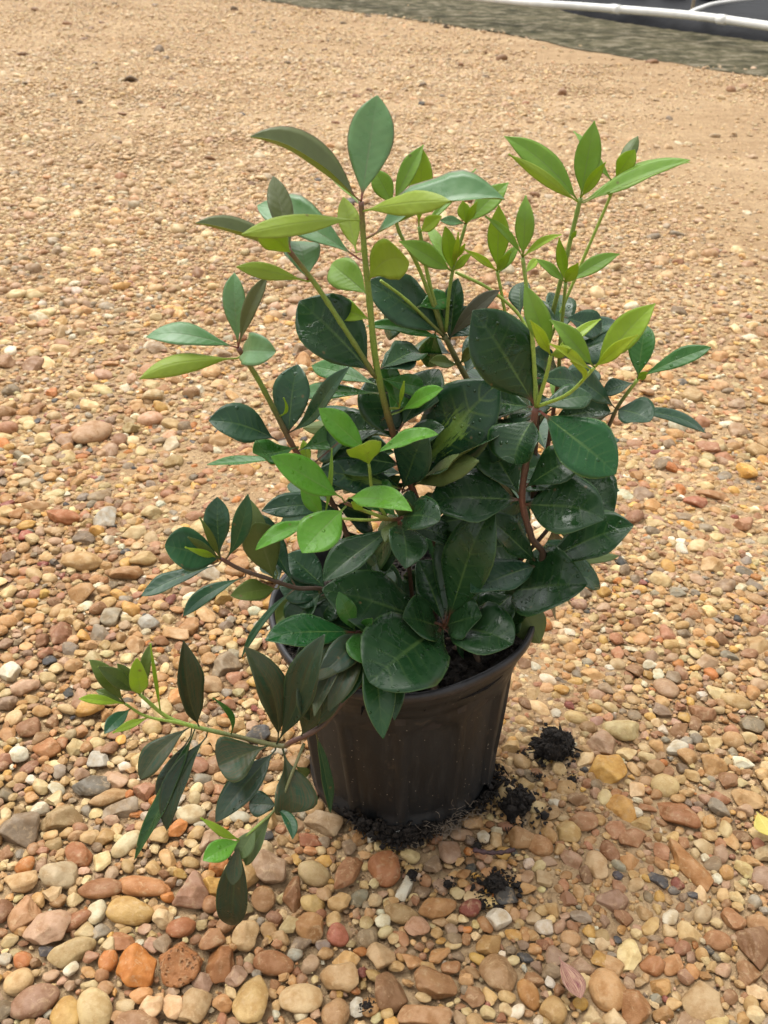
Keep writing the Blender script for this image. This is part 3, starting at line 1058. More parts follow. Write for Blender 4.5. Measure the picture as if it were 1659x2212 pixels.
for s in stones:
    px, py, w = proj((s['x'], s['y'], s['z']))
    s['px'], s['py'], s['depth'] = px, py, w
    s['pr'] = F * math.sqrt(s['a'] * s['b']) / w
    inside = 8 < px < 1651 and 8 < py < 2204
    s['score'] = (1e6 if s['hand'] else 0) + (s['pr'] if inside and not hidden(px, py) else 0)
order = sorted(range(len(stones)), key=lambda i: -stones[i]['score'])
HERO = set(order[:300])


def zone(px, py):
    if py < 1180:
        return 'on the far gravel behind the shrub'
    if px < 600:
        return 'in the loose gravel below the drooping branch' if py > 1650 else 'in the gravel around the tip of the drooping branch'
    if py > 1770 and px < 1010:
        return 'in the gravel in front of the pot foot'
    if px >= 1010 and py > 1960:
        return 'in the gravel around the fallen red leaf'
    if px >= 1010 and py > 1480:
        return 'in the sandy gravel around the soil clumps'
    return 'in the gravel beside the pot rim'


ICO_T = [f for _, f in ICO]
HANDS = [q for q in stones if q['hand']]
sm = {}
PIECES = []
for i, s in enumerate(stones):
    E = Matrix.Rotation(s['rot'], 3, 'Z') @ Matrix.Rotation(s['tx'], 3, 'X') @ Matrix.Rotation(s['ty'], 3, 'Y')
    if i in HERO:
        k = (s['kind'], s['proto'])
        if k not in sm:
            me = mesh_np('pebble', proto(s['kind'], s['proto'], 4), ICO_T[4])
            me.materials.append(MST_PIT if s['kind'] == 'pit' else MST_OBJ)
            sm[k] = me
        o = bpy.data.objects.new('pebble', sm[k])
        COL.objects.link(o)
        o.matrix_world = Matrix.Translation((s['x'], s['y'], s['z'])) @ E.to_4x4() @ Matrix.Diagonal((s['a'], s['b'], s['c'], 1))
        o.color = tuple(s['rgb']) + (1,)
        shape = {'round': 'smooth', 'mid': 'rounded', 'ang': 'angular', 'pit': 'pitted'}[s['kind']]
        if s['hand']:
            lab = f"{s['hand']} {s['name']} stone {zone(s['px'], s['py'])}"
        else:
            size = 'large' if s['a'] > .0135 else 'middling' if s['a'] > .0095 else 'small'
            near = min(HANDS, key=lambda q: (q['x'] - s['x']) ** 2 + (q['y'] - s['y']) ** 2)
            lab = f"{size} {shape} {s['name']} pebble {zone(s['px'], s['py'])}"
            if math.hypot(near['x'] - s['x'], near['y'] - s['y']) < .09:
                lab = f"{size} {shape} {s['name']} pebble close to the {near['hand']} {near['name']} stone"

        tag(o, lab, 'pebble', 'loose pebbles in the gravel')
    else:
        PIECES.append((s, np.array(E)))


def upper(kind, i, sub_):
    """shape without the underside that lies in the sand"""
    k = ('up', kind, i, sub_)
    if k not in PROTO:
        v = proto(kind, i, sub_)
        f = ICO_T[sub_]
        keep = v[f][:, :, 2].max(1) > -.42
        f = f[keep]
        used = np.unique(f)
        mp = np.zeros(len(v), np.int32)
        mp[used] = np.arange(len(used))
        PROTO[k] = (v[used], mp[f])
    return PROTO[k]


GV, GT, GC, goff = [], [], [], 0
for s, E in PIECES:
    sub_ = 2 if s['pr'] > 14 else 1 if s['pr'] > 6.5 else 0
    v, f = upper(s['kind'], s['proto'], sub_) if sub_ else (proto(s['kind'], s['proto'], 0), ICO_T[0])
    v = v * np.array([s['a'], s['b'], s['c']])
    GV.append(v @ E.T + np.array([s['x'], s['y'], s['z']]))
    GT.append(f + goff)
    goff += len(v)
    GC.append(np.tile(np.append(s['rgb'], 1.0), (len(v), 1)))
# farther gravel on jittered grids, all stones of a layer at once
PALN = np.array([np.array(lin(p[0])) * (ALB + .05) * WARM for p in PALETTE])


def far_layer(d0, d1, step, amin, amax, keep, sub_, seed, margin=1.5, pick=None):
    global goff
    r = np.random.RandomState(seed)
    wmax = half_w(d1) * margin
    xs, ys = np.meshgrid(np.arange(-wmax, wmax, step), np.arange(d0, d1, step))
    xs, ys = xs.ravel(), ys.ravel()
    xs = xs + r.uniform(-.5, .5, len(xs)) * step
    ys = ys + r.uniform(-.5, .5, len(ys)) * step
    pat = VN(seed + 1, 2.2)(np.stack([xs, ys, xs * 0], 1)) * .5 + VN(seed + 2, 7)(np.stack([xs, ys, xs * 0], 1)) * .4
    tr = np.exp(-((xs - .75 - .10 * ys) / (.10 + .10 * ys)) ** 2) * .75      # wheel track pressed into the sand
    m = (np.abs(xs) < half_w(ys) * margin) & (r.rand(len(xs)) < np.clip(keep * (1 + .35 * pat) - tr * np.clip(ys - 1.2, 0, 1), .05, 1))
    xs, ys = xs[m], ys[m]
    n = len(xs)
    a = amin + (amax - amin) * r.rand(n) ** 2.0
    b_ = a * r.uniform(.6, .98, n)
    c_ = np.minimum(a, b_) * r.uniform(.5, .85, n)
    P3 = np.stack([xs + camx, ys + camy, np.zeros(n)], 1)
    z = VN5(P3) + c_ * r.uniform(-.12, .35, n)
    rot = r.uniform(0, 6.28, n)
    cs, sn = np.cos(rot), np.sin(rot)
    col = PALN[r.choice(len(PALETTE), n, p=PW)] * (1 + .17 * r.normal(size=(n, 1))) * (1 + .03 * r.normal(size=(n, 3)))
    if pick is not None:
        col = PALN[r.choice(pick, n)] * (.75 + .12 * r.normal(size=(n, 1)))
    dusty = (0 if pick is not None else 1) * np.clip((ys - 1.2) / 4.0, 0, .45)[:, None]                 # farther out the traffic has dusted them over
    col = col * (1 - dusty) + np.array([.66, .51, .32]) * dusty
    kid = r.randint(0, len(KINDS), n)
    pid = r.randint(0, 6, n)
    for k in range(len(KINDS)):
        for q in range(6):
            w = np.where((kid == k) & (pid == q))[0]
            if not len(w):
                continue
            v, f = upper(KINDS[k], q, sub_)
            vx, vy, vz = v[None, :, 0] * a[w, None], v[None, :, 1] * b_[w, None], v[None, :, 2] * c_[w, None]
            tl = r.normal(size=(len(w), 2, 1)) * .14
            X_ = vx * cs[w, None] - vy * sn[w, None] + P3[w, 0][:, None]
            Y_ = vx * sn[w, None] + vy * cs[w, None] + P3[w, 1][:, None]
            Z_ = vz + vx * tl[:, 0] + vy * tl[:, 1] + z[w, None]
            GV.append(np.stack([X_, Y_, Z_], 2).reshape(-1, 3))
            GT.append((f[None] + (np.arange(len(w)) * len(v))[:, None, None] + goff).reshape(-1, 3))
            goff += len(w) * len(v)
            GC.append(np.repeat(np.concatenate([np.clip(col[w], .004, .85), np.ones((len(w), 1))], 1), len(v), 0))


far_layer(1.00, 1.30, .0125, .0040, .0072, .62, 1, 210)
far_layer(1.05, 1.25, .034, .0090, .0150, .40, 2, 211)
far_layer(1.22, 1.80, .034, .0100, .0200, .80, 2, 200)
far_layer(1.27, 1.75, .0115, .0046, .0080, .92, 1, 207)
NNEAR = sum(len(t) for t in GT)
far_layer(1.75, 2.9, .036, .0100, .0200, .78, 1, 201)
far_layer(1.75, 2.9, .0118, .0046, .0085, .92, 0, 202)
far_layer(2.9, 5.4, .048, .0105, .0210, .62, 1, 203)
far_layer(2.9, 5.4, .0162, .0056, .0095, .9, 0, 204)
far_layer(1.9, 4.5, .20, .011, .024, .35, 2, 208, 1.2, [3, 4, 6, 8, 3])
far_layer(4.5, 9.5, .30, .016, .034, .35, 1, 209, 1.1, [3, 6, 3])
far_layer(5.4, 9.5, .085, .010, .020, .4, 0, 205, 1.1)
far_layer(5.4, 9.5, .034, .008, .0135, .7, 0, 206, 1.1)
gme = mesh_np('gravel', np.concatenate(GV), np.concatenate(GT), np.concatenate(GC), False)
sm_ = np.zeros(len(gme.polygons), dtype=bool)
sm_[NNEAR:] = True
gme.polygons.foreach_set('use_smooth', sm_)
tag(put('gravel', gme, MST_COL), 'bed of small tan, cream and brown gravel covering the yard', None, None, 'stuff')


def top_at(x, y, r_=0.006):
    fp = footprint(x, y, r_, r_, 0)
    return float(Hm[fp[0]:fp[1], fp[2]:fp[3]][fp[5]].mean())


# ------------------------------------------------------------------ soil clumps dropped on the gravel
CL = [(1197, 1607, 86, 'fist shaped black clump of potting soil resting on the gravel beside the pot', 1),
      (1117, 1722, 108, 'broad crumbled patch of black potting soil by the pot foot', 0),
      (1073, 1897, 76, 'round crumbly clump of black soil on the gravel in front of the pot', 0),
      (1238, 1670, 36, 'small black soil crumb next to the fist shaped clump', 0),
      (1166, 1660, 24, 'tiny black soil crumb between the fist shaped clump and the crumbled patch', 0),
      (1068, 1690, 44, 'black soil crumbs touching the pot wall', 0),
      (890, 1873, 38, 'dark soil crumb lying on a long white stone', 0),
      (968, 1893, 34, 'dark soil crumb beside the round crumbly clump', 0),
      (1042, 1940, 30, 'dark soil crumb just in front of the round crumbly clump', 0),
      (1033, 1812, 32, 'dark soil crumb near the purple twig', 0),
      (1132, 1618, 24, 'small dark soil crumb on a pale stone', 0),
      (793, 2160, 26, 'small black soil crumb among the stones by a chalky white one', 0)]
for ci, (x, y, w, lab, big) in enumerate(CL):
    p = ground(x, y, .008)
    depth = (p - CAM).dot(CF)
    rad = w / F * depth / 2
    z0 = top_at(p.x, p.y, rad * .7)
    v = ICO[3][0].copy()
    L = VN(700 + ci, 2.2)(v) * .16 + VN(720 + ci, 6.0)(v) * .10 + VN(740 + ci, 15)(v) * .05
    hgt = .74 if big else .30
    v = v * (1 + L)[:, None] * np.array([rad, rad, 0]) * (.74 if big else .52) + v * (1 + L)[:, None] * np.array([0, 0, rad * hgt])
    cz = z0 + rad * hgt * (.62 if big else .35)
    v = v + np.array([p.x, p.y, cz])

    def fn(r, v=v, rad=rad, p=p, big=big, z0=z0):
        if r.rand() < .78:
            q = v[r.randint(len(v))]
            return q + r.normal(size=3) * rad * .07
        a, d = r.uniform(0, 6.28), rad * r.uniform(.8, 1.25 if big else 1.5)
        return np.array([p.x + d * math.cos(a), p.y + d * math.sin(a), z0 + r.uniform(0, .001)])
    sz = min(.0024, max(.0009, rad * .13))
    tag(put('soil_clump', crumb_mesh('soil_clump', fn, 420 if w > 60 else 90, sz * .35, sz * 1.05, 60 + ci, (v, ICO[3][1]), .14), M_SOIL, None, (p.x, p.y, z0)), lab, 'soil clump', 'potting soil dropped on the gravel')


# soil squeezed out of the drain openings at the pot's foot
def spill(r):
    a = r.normal() * .24 - 1.62
    d = RB + .006 * abs(r.normal()) * math.exp(-((a + 1.62) / .5) ** 2) + .001
    x, y = d * math.cos(a), d * math.sin(a)
    return np.array([x, y, max(.003, .016 - (d - RB) * .9 + r.uniform(-.007, .004))])


tag(put('spilled_soil', crumb_mesh('spilled_soil', spill, 400, .0009, .0026, 91, None, .3), M_SOIL, pot, (0, -RB, .004)), None, None, None, 'stuff')


def spill2(r):
    a = r.uniform(-.75, -.1)
    d = RB + abs(r.normal()) * .005
    return np.array([d * math.cos(a), d * math.sin(a), max(.003, .008 + r.uniform(-.005, .006))])


tag(put('spilled_soil', crumb_mesh('spilled_soil', spill2, 150, .0008, .002, 92, None, .3), M_SOIL, pot, (RB * .8, -RB * .5, .004)), None, None, None, 'stuff')
# pale root fibres at the foot of the pot
rr = random.Random(4)
Vr, Fr = [], []
for i in range(130):
    a = -1.08 + rr.gauss(0, .15)
    z = abs(rr.gauss(0, .012)) + .002
    d = RB + z * .12 + .001 + abs(rr.gauss(0, .004))
    p = Vector((d * math.cos(a), d * math.sin(a), z))
    pts = [p]
    dr = Vector((rr.uniform(-1, 1), rr.uniform(-.7, .2), rr.uniform(-.6, .9))).normalized()
    for k in range(4):
        dr = (dr + Vector((rr.uniform(-1, 1), rr.uniform(-.8, .6), rr.uniform(-1, .8))) * .5).normalized()
        q = pts[-1] + dr * rr.uniform(.0012, .0032)
        q.z = max(q.z, .002)
        rq = math.hypot(q.x, q.y)
        lim = RB + q.z * .12 + .0012
        if rq < lim:
            q.x *= lim / rq
            q.y *= lim / rq
        pts.append(q)
    vt, ft = tube(pts, [.00016] * len(pts), 4, False)
    o_ = len(Vr)
    Vr += vt
    Fr += [tuple(j + o_ for j in f) for f in ft]
tag(put('root_fibres', mesh('root_fibres', Vr, Fr), simple('dry_root', (0.20, 0.16, 0.12), .8, 200), pot, (.03, -.07, .01)), None, None, None, 'stuff')
v = ICO[2][0] * .0019
pb = ground(859, 1793, .012)
tag(put('perlite_bead', mesh_np('perlite_bead', v + np.array(pb), ICO[2][1]), simple('white_perlite', (.72, .7, .64), .7, 500), None, pb), 'tiny white perlite bead in the dark soil at the pot foot', 'bead')

# ------------------------------------------------------------------ leaves


def leaf_mesh(C, hw, Nrm, Sd, fold, wave, seed, thick=.00045, curl=0.0, nu=8, ts=None):
    """C centre line, hw half widths, Nrm top normals, Sd side vectors; a closed thin blade with UV (across, along)"""
    r = random.Random(seed)
    nt_ = len(C)
    w1, w2, ph1, ph2 = r.uniform(1.5, 2.6), r.uniform(1.5, 2.6), r.uniform(0, 6), r.uniform(0, 6)
    V, UV = [], []
    for layer in (0, 1):
        for i in range(nt_):
            t = ts[i]
            for j in range(nu + 1):
                u = -1 + 2 * j / nu
                a = abs(u)
                # V fold with a soft middle, edge curl, wavy margin
                lift = math.sin(fold) * (math.sqrt(a * a + .01) - .1) + curl * a ** 3
                wv = wave * a * a * math.sin(t * 6.28 * (w1 if u > 0 else w2) + (ph1 if u > 0 else ph2))
                p = C[i] + Sd[i] * (u * hw[i] * math.cos(fold)) + Nrm[i] * (hw[i] * (lift + wv))
                if layer:
                    p = p - Nrm[i] * thick * (1 - .6 * a)
                V.append(p)
                UV.append((.5 + u / 2, t))
    Fc, mi = [], []
    n1 = nu + 1
    o_ = nt_ * n1
    for i in range(nt_ - 1):
        for j in range(nu):
            a = i * n1 + j
            Fc.append((a, a + 1, a + n1 + 1, a + n1)), mi.append(0)
            Fc.append((o_ + a, o_ + a + n1, o_ + a + n1 + 1, o_ + a + 1)), mi.append(1)
        a = i * n1
        Fc.append((a, a + n1, o_ + a + n1, o_ + a)), mi.append(1)
        a = i * n1 + nu
        Fc.append((a, o_ + a, o_ + a + n1, a + n1)), mi.append(1)
    for i in (0, nt_ - 1):
        for j in range(nu):
            a = i * n1 + j
            Fc.append((a, o_ + a, o_ + a + 1, a + 1) if i == 0 else (a, a + 1, o_ + a + 1, o_ + a)), mi.append(1)
    me = bpy.data.meshes.new('leaf')
    me.from_pydata([tuple(p) for p in V], [], Fc)
    me.polygons.foreach_set('use_smooth', [True] * len(Fc))
    me.polygons.foreach_set('material_index', mi)
    uvl = me.uv_layers.new(name='UVMap')
    for lp in me.loops:
        uvl.data[lp.index].uv = UV[lp.vertex_index]
    me.update()
    return me


TS = [0, .03, .07, .11, .16, .23, .31, .40, .49, .58, .67, .75, .82, .88, .93, .965, .988, 1.0]
SHAPES = {'ob': (1.55, .92), 'oval': (1.25, .90), 'round': (1.15, .66), 'lance': (1.2, 1.1), 'long': (1.05, .92), 'spat': (2.1, .55)}


def width_at(t, shape, pet=.07):
    a, b_ = SHAPES[shape]
    if t < pet:
        return .045
    x = (t - pet) / (1 - pet)
    pk = a / (a + b_)
    w = (x ** a) * ((1 - x) ** b_) / ((pk ** a) * ((1 - pk) ** b_))
    return max(w, .045 if t < .5 else .02)


def blade(P0, P1, wid, typ, up=0.0, under=False, arch=0.0, bow=0.0, fold=12.0, wave=.05, curl=0.0, shape='ob', twist=0.0, droop=0.0, seed=0, stemp=None, floor=True):
    ax = (P1 - P0)
    L = ax.length
    a = ax.normalized()
    vd = ((P0 + P1) / 2 - CAM).normalized()
    s0 = a.cross(vd)
    if s0.length < .05:
        s0 = a.cross(Vector((0, 0, 1)))
    s0.normalize()
    n0 = s0.cross(a).normalized()
    if n0.dot(vd) > 0:
        n0, s0 = -n0, -s0           # n0 faces the camera
    sg = 1.0
    if (math.cos(.3) * n0 + math.sin(.3) * s0).z < n0.z:
        sg = -1.0
    wfac = max((abs(math.cos(R(up + fold))) + math.cos(R(up - fold))) / 2, .42)
    C, N_, S_, H = [], [], [], []
    # centre line
    for t in TS:
        ph = R(up) * sg + R(twist) * (t - .5)
        n = n0 * math.cos(ph) + s0 * math.sin(ph)
        s = s0 * math.cos(ph) - n0 * math.sin(ph)
        if under:
            n, s = -n, -s
        q = 4 * t * (1 - t)
        C.append(P0 + ax * t + n * (arch * L * q - droop * L * max(0.0, (t - .6) / .4) ** 2) + s0 * (bow * L * q))
        N_.append(n), S_.append(s)
        H.append(wid / 2 / wfac * width_at(t, shape))
    if stemp is not None and (stemp - P0).length > .002:
        k = 4
        pre = [stemp.lerp(P0, i / k) for i in range(k)]
        C = pre + C
        N_ = [N_[0]] * k + N_
        S_ = [S_[0]] * k + S_
        H = [.0007] * k + H
        ts = [0.0] * k + TS
    else:
        ts = list(TS)
    H = [max(h, .0006) for h in H]
    # frames follow the bent centre line
    for i in range(len(C)):
        tg = (C[min(i + 1, len(C) - 1)] - C[max(i - 1, 0)])
        if tg.length > 1e-7:
            tg.normalize()
            s = (S_[i] - tg * S_[i].dot(tg)).normalized()
            n = N_[i] - tg * N_[i].dot(tg)
            n = (n - s * n.dot(s)).normalized()
            S_[i], N_[i] = s, n
    if floor:
        for i in range(len(C)):
            if C[i].z < .012 + .004 * (1 - i / len(C)):
                C[i] = Vector((C[i].x, C[i].y, .012))
    return leaf_mesh(C, H, N_, S_, R(fold), wave, seed, curl=curl, ts=ts)


shrub = empty('evergreen_shrub', (0, 0, .158))
tag(shrub, 'leafy evergreen shrub with dark glossy leaves and lime shoots in the black pot', 'shrub')

BROWN, REDB, GREEN, LIMEC, OLV = (0.080, 0.050, 0.032), (0.135, 0.052, 0.033), (0.18, 0.27, 0.045), (0.27, 0.39, 0.06), (0.13, 0.13, 0.045)
# stems: points (x, y, Y), radii mm, colours from foot to tip
STEMS = {
    'S1': ([(935, 1345, .0), (948, 1200, -.01), (900, 1080, -.015), (852, 945, -.02), (815, 800, -.03), (797, 640, -.035), (786, 530, -.04), (780, 436, -.04)], 3.3, 1.8, [BROWN, BROWN, REDB, REDB, GREEN, GREEN, GREEN, REDB]),
    'S2': ([(812, 815, -.03), (742, 706, -.04), (682, 615, -.045), (622, 538, -.05)], 2.0, 1.8, [OLV, GREEN, GREEN, REDB]),
    'S3': ([(830, 1330, -.01), (730, 1110, -.02), (640, 975, -.03), (600, 900, -.03), (558, 820, -.035), (515, 752, -.04)], 2.5, 2.1, [BROWN, BROWN, REDB, OLV, GREEN, REDB]),
    'S4': ([(850, 1345, -.02), (722, 1283, -.055), (640, 1270, -.07), (580, 1250, -.08), (520, 1230, -.085), (476, 1206, -.09)], 2.0, 1.7, [BROWN, BROWN, BROWN, BROWN, BROWN, REDB]),
    'S5': ([(905, 1095, -.016), (855, 1122, -.05), (800, 1108, -.065), (745, 1086, -.08)], 1.6, 1.5, [REDB, REDB, LIMEC, REDB]),
    'S5b': ([(855, 1122, -.05), (780, 1123, -.06), (700, 1117, -.07)], 1.3, 1.1, [REDB, LIMEC, LIMEC]),
    'S5c': ([(835, 1118, -.052), (806, 1065, -.06), (797, 1003, -.068)], 1.4, 1.2, [LIMEC, LIMEC, GREEN]),
    'SG': ([(975, 1330, .02), (1060, 1080, .035), (1085, 930, .04), (1010, 820, .035), (960, 725, .03)], 3.0, 2.4, [BROWN, BROWN, BROWN, OLV, OLV]),
    'g1': ([(960, 728, .03), (880, 650, .02), (822, 606, .012)], 1.5, 1.2, [OLV, LIMEC, LIMEC]),
    'g2': ([(958, 720, .03), (905, 580, .025), (862, 500, .02), (848, 430, .02)], 1.7, 1.3, [OLV, LIMEC, GREEN, GREEN]),
    'g3': ([(957, 716, .03), (925, 600, .03), (905, 490, .03)], 1.7, 1.5, [OLV, LIMEC, GREEN]),
    'g4': ([(963, 716, .03), (975, 600, .028), (1006, 484, .03)], 1.6, 1.3, [GREEN, GREEN, GREEN]),
    'h': ([(984, 588, .03), (1065, 630, .035), (1137, 707, .03), (1160, 850, -.01)], 1.3, 1.4, [LIMEC, LIMEC, LIMEC, GREEN]),
    'i': ([(1090, 930, .045), (1098, 740, .05), (1086, 650, .05), (1074, 586, .05)], 1.6, 1.3, [BROWN, LIMEC, LIMEC, LIMEC]),
    'SR': ([(1030, 1330, -.01), (1165, 1220, -.035), (1148, 1160, -.045), (1128, 1080, -.045), (1140, 980, -.045), (1158, 880, -.045)], 2.9, 2.7, [BROWN, BROWN, BROWN, REDB, BROWN, REDB]),
    'a': ([(1158, 880, -.045), (1152, 760, -.04), (1142, 660, -.035), (1129, 556, -.03)], 1.7, 1.4, [GREEN, LIMEC, LIMEC, GREEN]),
    'b': ([(1160, 876, -.045), (1180, 812, -.055), (1190, 768, -.058)], 1.6, 1.4, [LIMEC, LIMEC, LIMEC]),
    'c': ([(1162, 878, -.045), (1228, 850, -.06), (1284, 794, -.065)], 1.5, 1.3, [LIMEC, LIMEC, LIMEC]),
    'd': ([(1020, 1325, .04), (1150, 1080, .07), (1200, 860, .07), (1210, 740, .06), (1222, 610, .05)], 2.4, 1.4, [BROWN, BROWN, REDB, GREEN, GREEN]),
    'e': ([(1150, 1080, .07), (1165, 850, .08), (1172, 770, .08), (1208, 620, .07), (1232, 520, .07), (1254, 428, .07)], 2.3, 1.9, [BROWN, BROWN, OLV, GREEN, GREEN, GREEN]),
    'f': ([(1172, 780, .08), (1205, 690, .08), (1260, 560, .08), (1318, 425, .08), (1328, 388, .08)], 1.5, 1.2, [GREEN, LIMEC, LIMEC, LIMEC, REDB]),
    'S6': ([(1050, 1325, .03), (1210, 1110, .05), (1305, 940, .05), (1335, 878, .05), (1377, 820, .05)], 2.2, 1.6, [BROWN, BROWN, BROWN, OLV, LIMEC]),
    'SL': ([(850, 1400, -.05), (769, 1485, -.113), (697, 1566, -.125), (630, 1602, -.13), (603, 1611, -.13), (508, 1590, -.13), (423, 1570, -.13), (360, 1548, -.13), (302, 1500, -.13)], 2.7, 1.5, [BROWN, BROWN, BROWN, REDB, OLV, OLV, GREEN, LIMEC, GREEN]),
    'L2': ([(423, 1572, -.13), (383, 1561, -.135), (315, 1547, -.14), (270, 1520, -.145)], 1.3, 1.1, [LIMEC, LIMEC, LIMEC, GREEN]),
    'SD': ([(657, 1606, -.13), (635, 1660, -.145), (600, 1740, -.165), (555, 1785, -.178), (516, 1818, -.185)], 1.4, 1.1, [OLV, OLV, OLV, GREEN, GREEN]),
    'SP': ([(935, 1350, -.02), (960, 1352, -.055)], 2.2, 2.0, [BROWN, REDB]),
    'SQ': ([(860, 1370, -.03), (810, 1368, -.068), (768, 1366, -.086)], 1.8, 1.5, [BROWN, BROWN, REDB]),
    'SW': ([(900, 1345, -.01), (880, 1200, -.03), (860, 1120, -.045)], 2.0, 1.8, [BROWN, BROWN, REDB]),
}
STEM_OBJ, STEM_LINE = {}, {}
for k, (pts, r0, r1, cols) in STEMS.items():
    P3 = [at(x, y, Y_) for x, y, Y_ in pts]
    if k in ('S1', 'S3', 'S4', 'SG', 'SR', 'd', 'S6', 'SL', 'SP', 'SQ', 'SW'):   # rooted in the soil of the pot
        p = P3[0].copy()
        q = math.hypot(p.x, p.y)
        if q > .06:
            p.x *= .06 / q
            p.y *= .06 / q
        p.z = soil_z(p.x, p.y) - .006
        P3 = [p] + P3[1:]
    line = catmull(P3, 9)
    n = len(line)
    rad = []
    for i in range(n):
        f = i / (n - 1)
        node = 1 + .16 * math.exp(-(((f * len(pts) * 1.7) % 1 - .5) / .09) ** 2)
        rad.append((r0 + (r1 - r0) * f) / 1000 * node * (.86 if r0 < 3.2 else .92))
    Vt, Ft = tube(line, rad, 9)
    me = mesh('stem', Vt, Ft)
    ca = me.color_attributes.new('Col', 'FLOAT_COLOR', 'POINT')
    cc = []
    for i in range(n):
        f = i / (n - 1) * (len(cols) - 1)
        j = min(int(f), len(cols) - 2)
        c = [cols[j][q] * (1 - (f - j)) + cols[j + 1][q] * (f - j) for q in range(3)] + [1]
        cc += c * 9
    ca.data.foreach_set('color', cc)
    STEM_OBJ[k] = put('stem', me, M_BARK, shrub, P3[0])
    STEM_LINE[k] = [(p, proj(p)) for p in line]

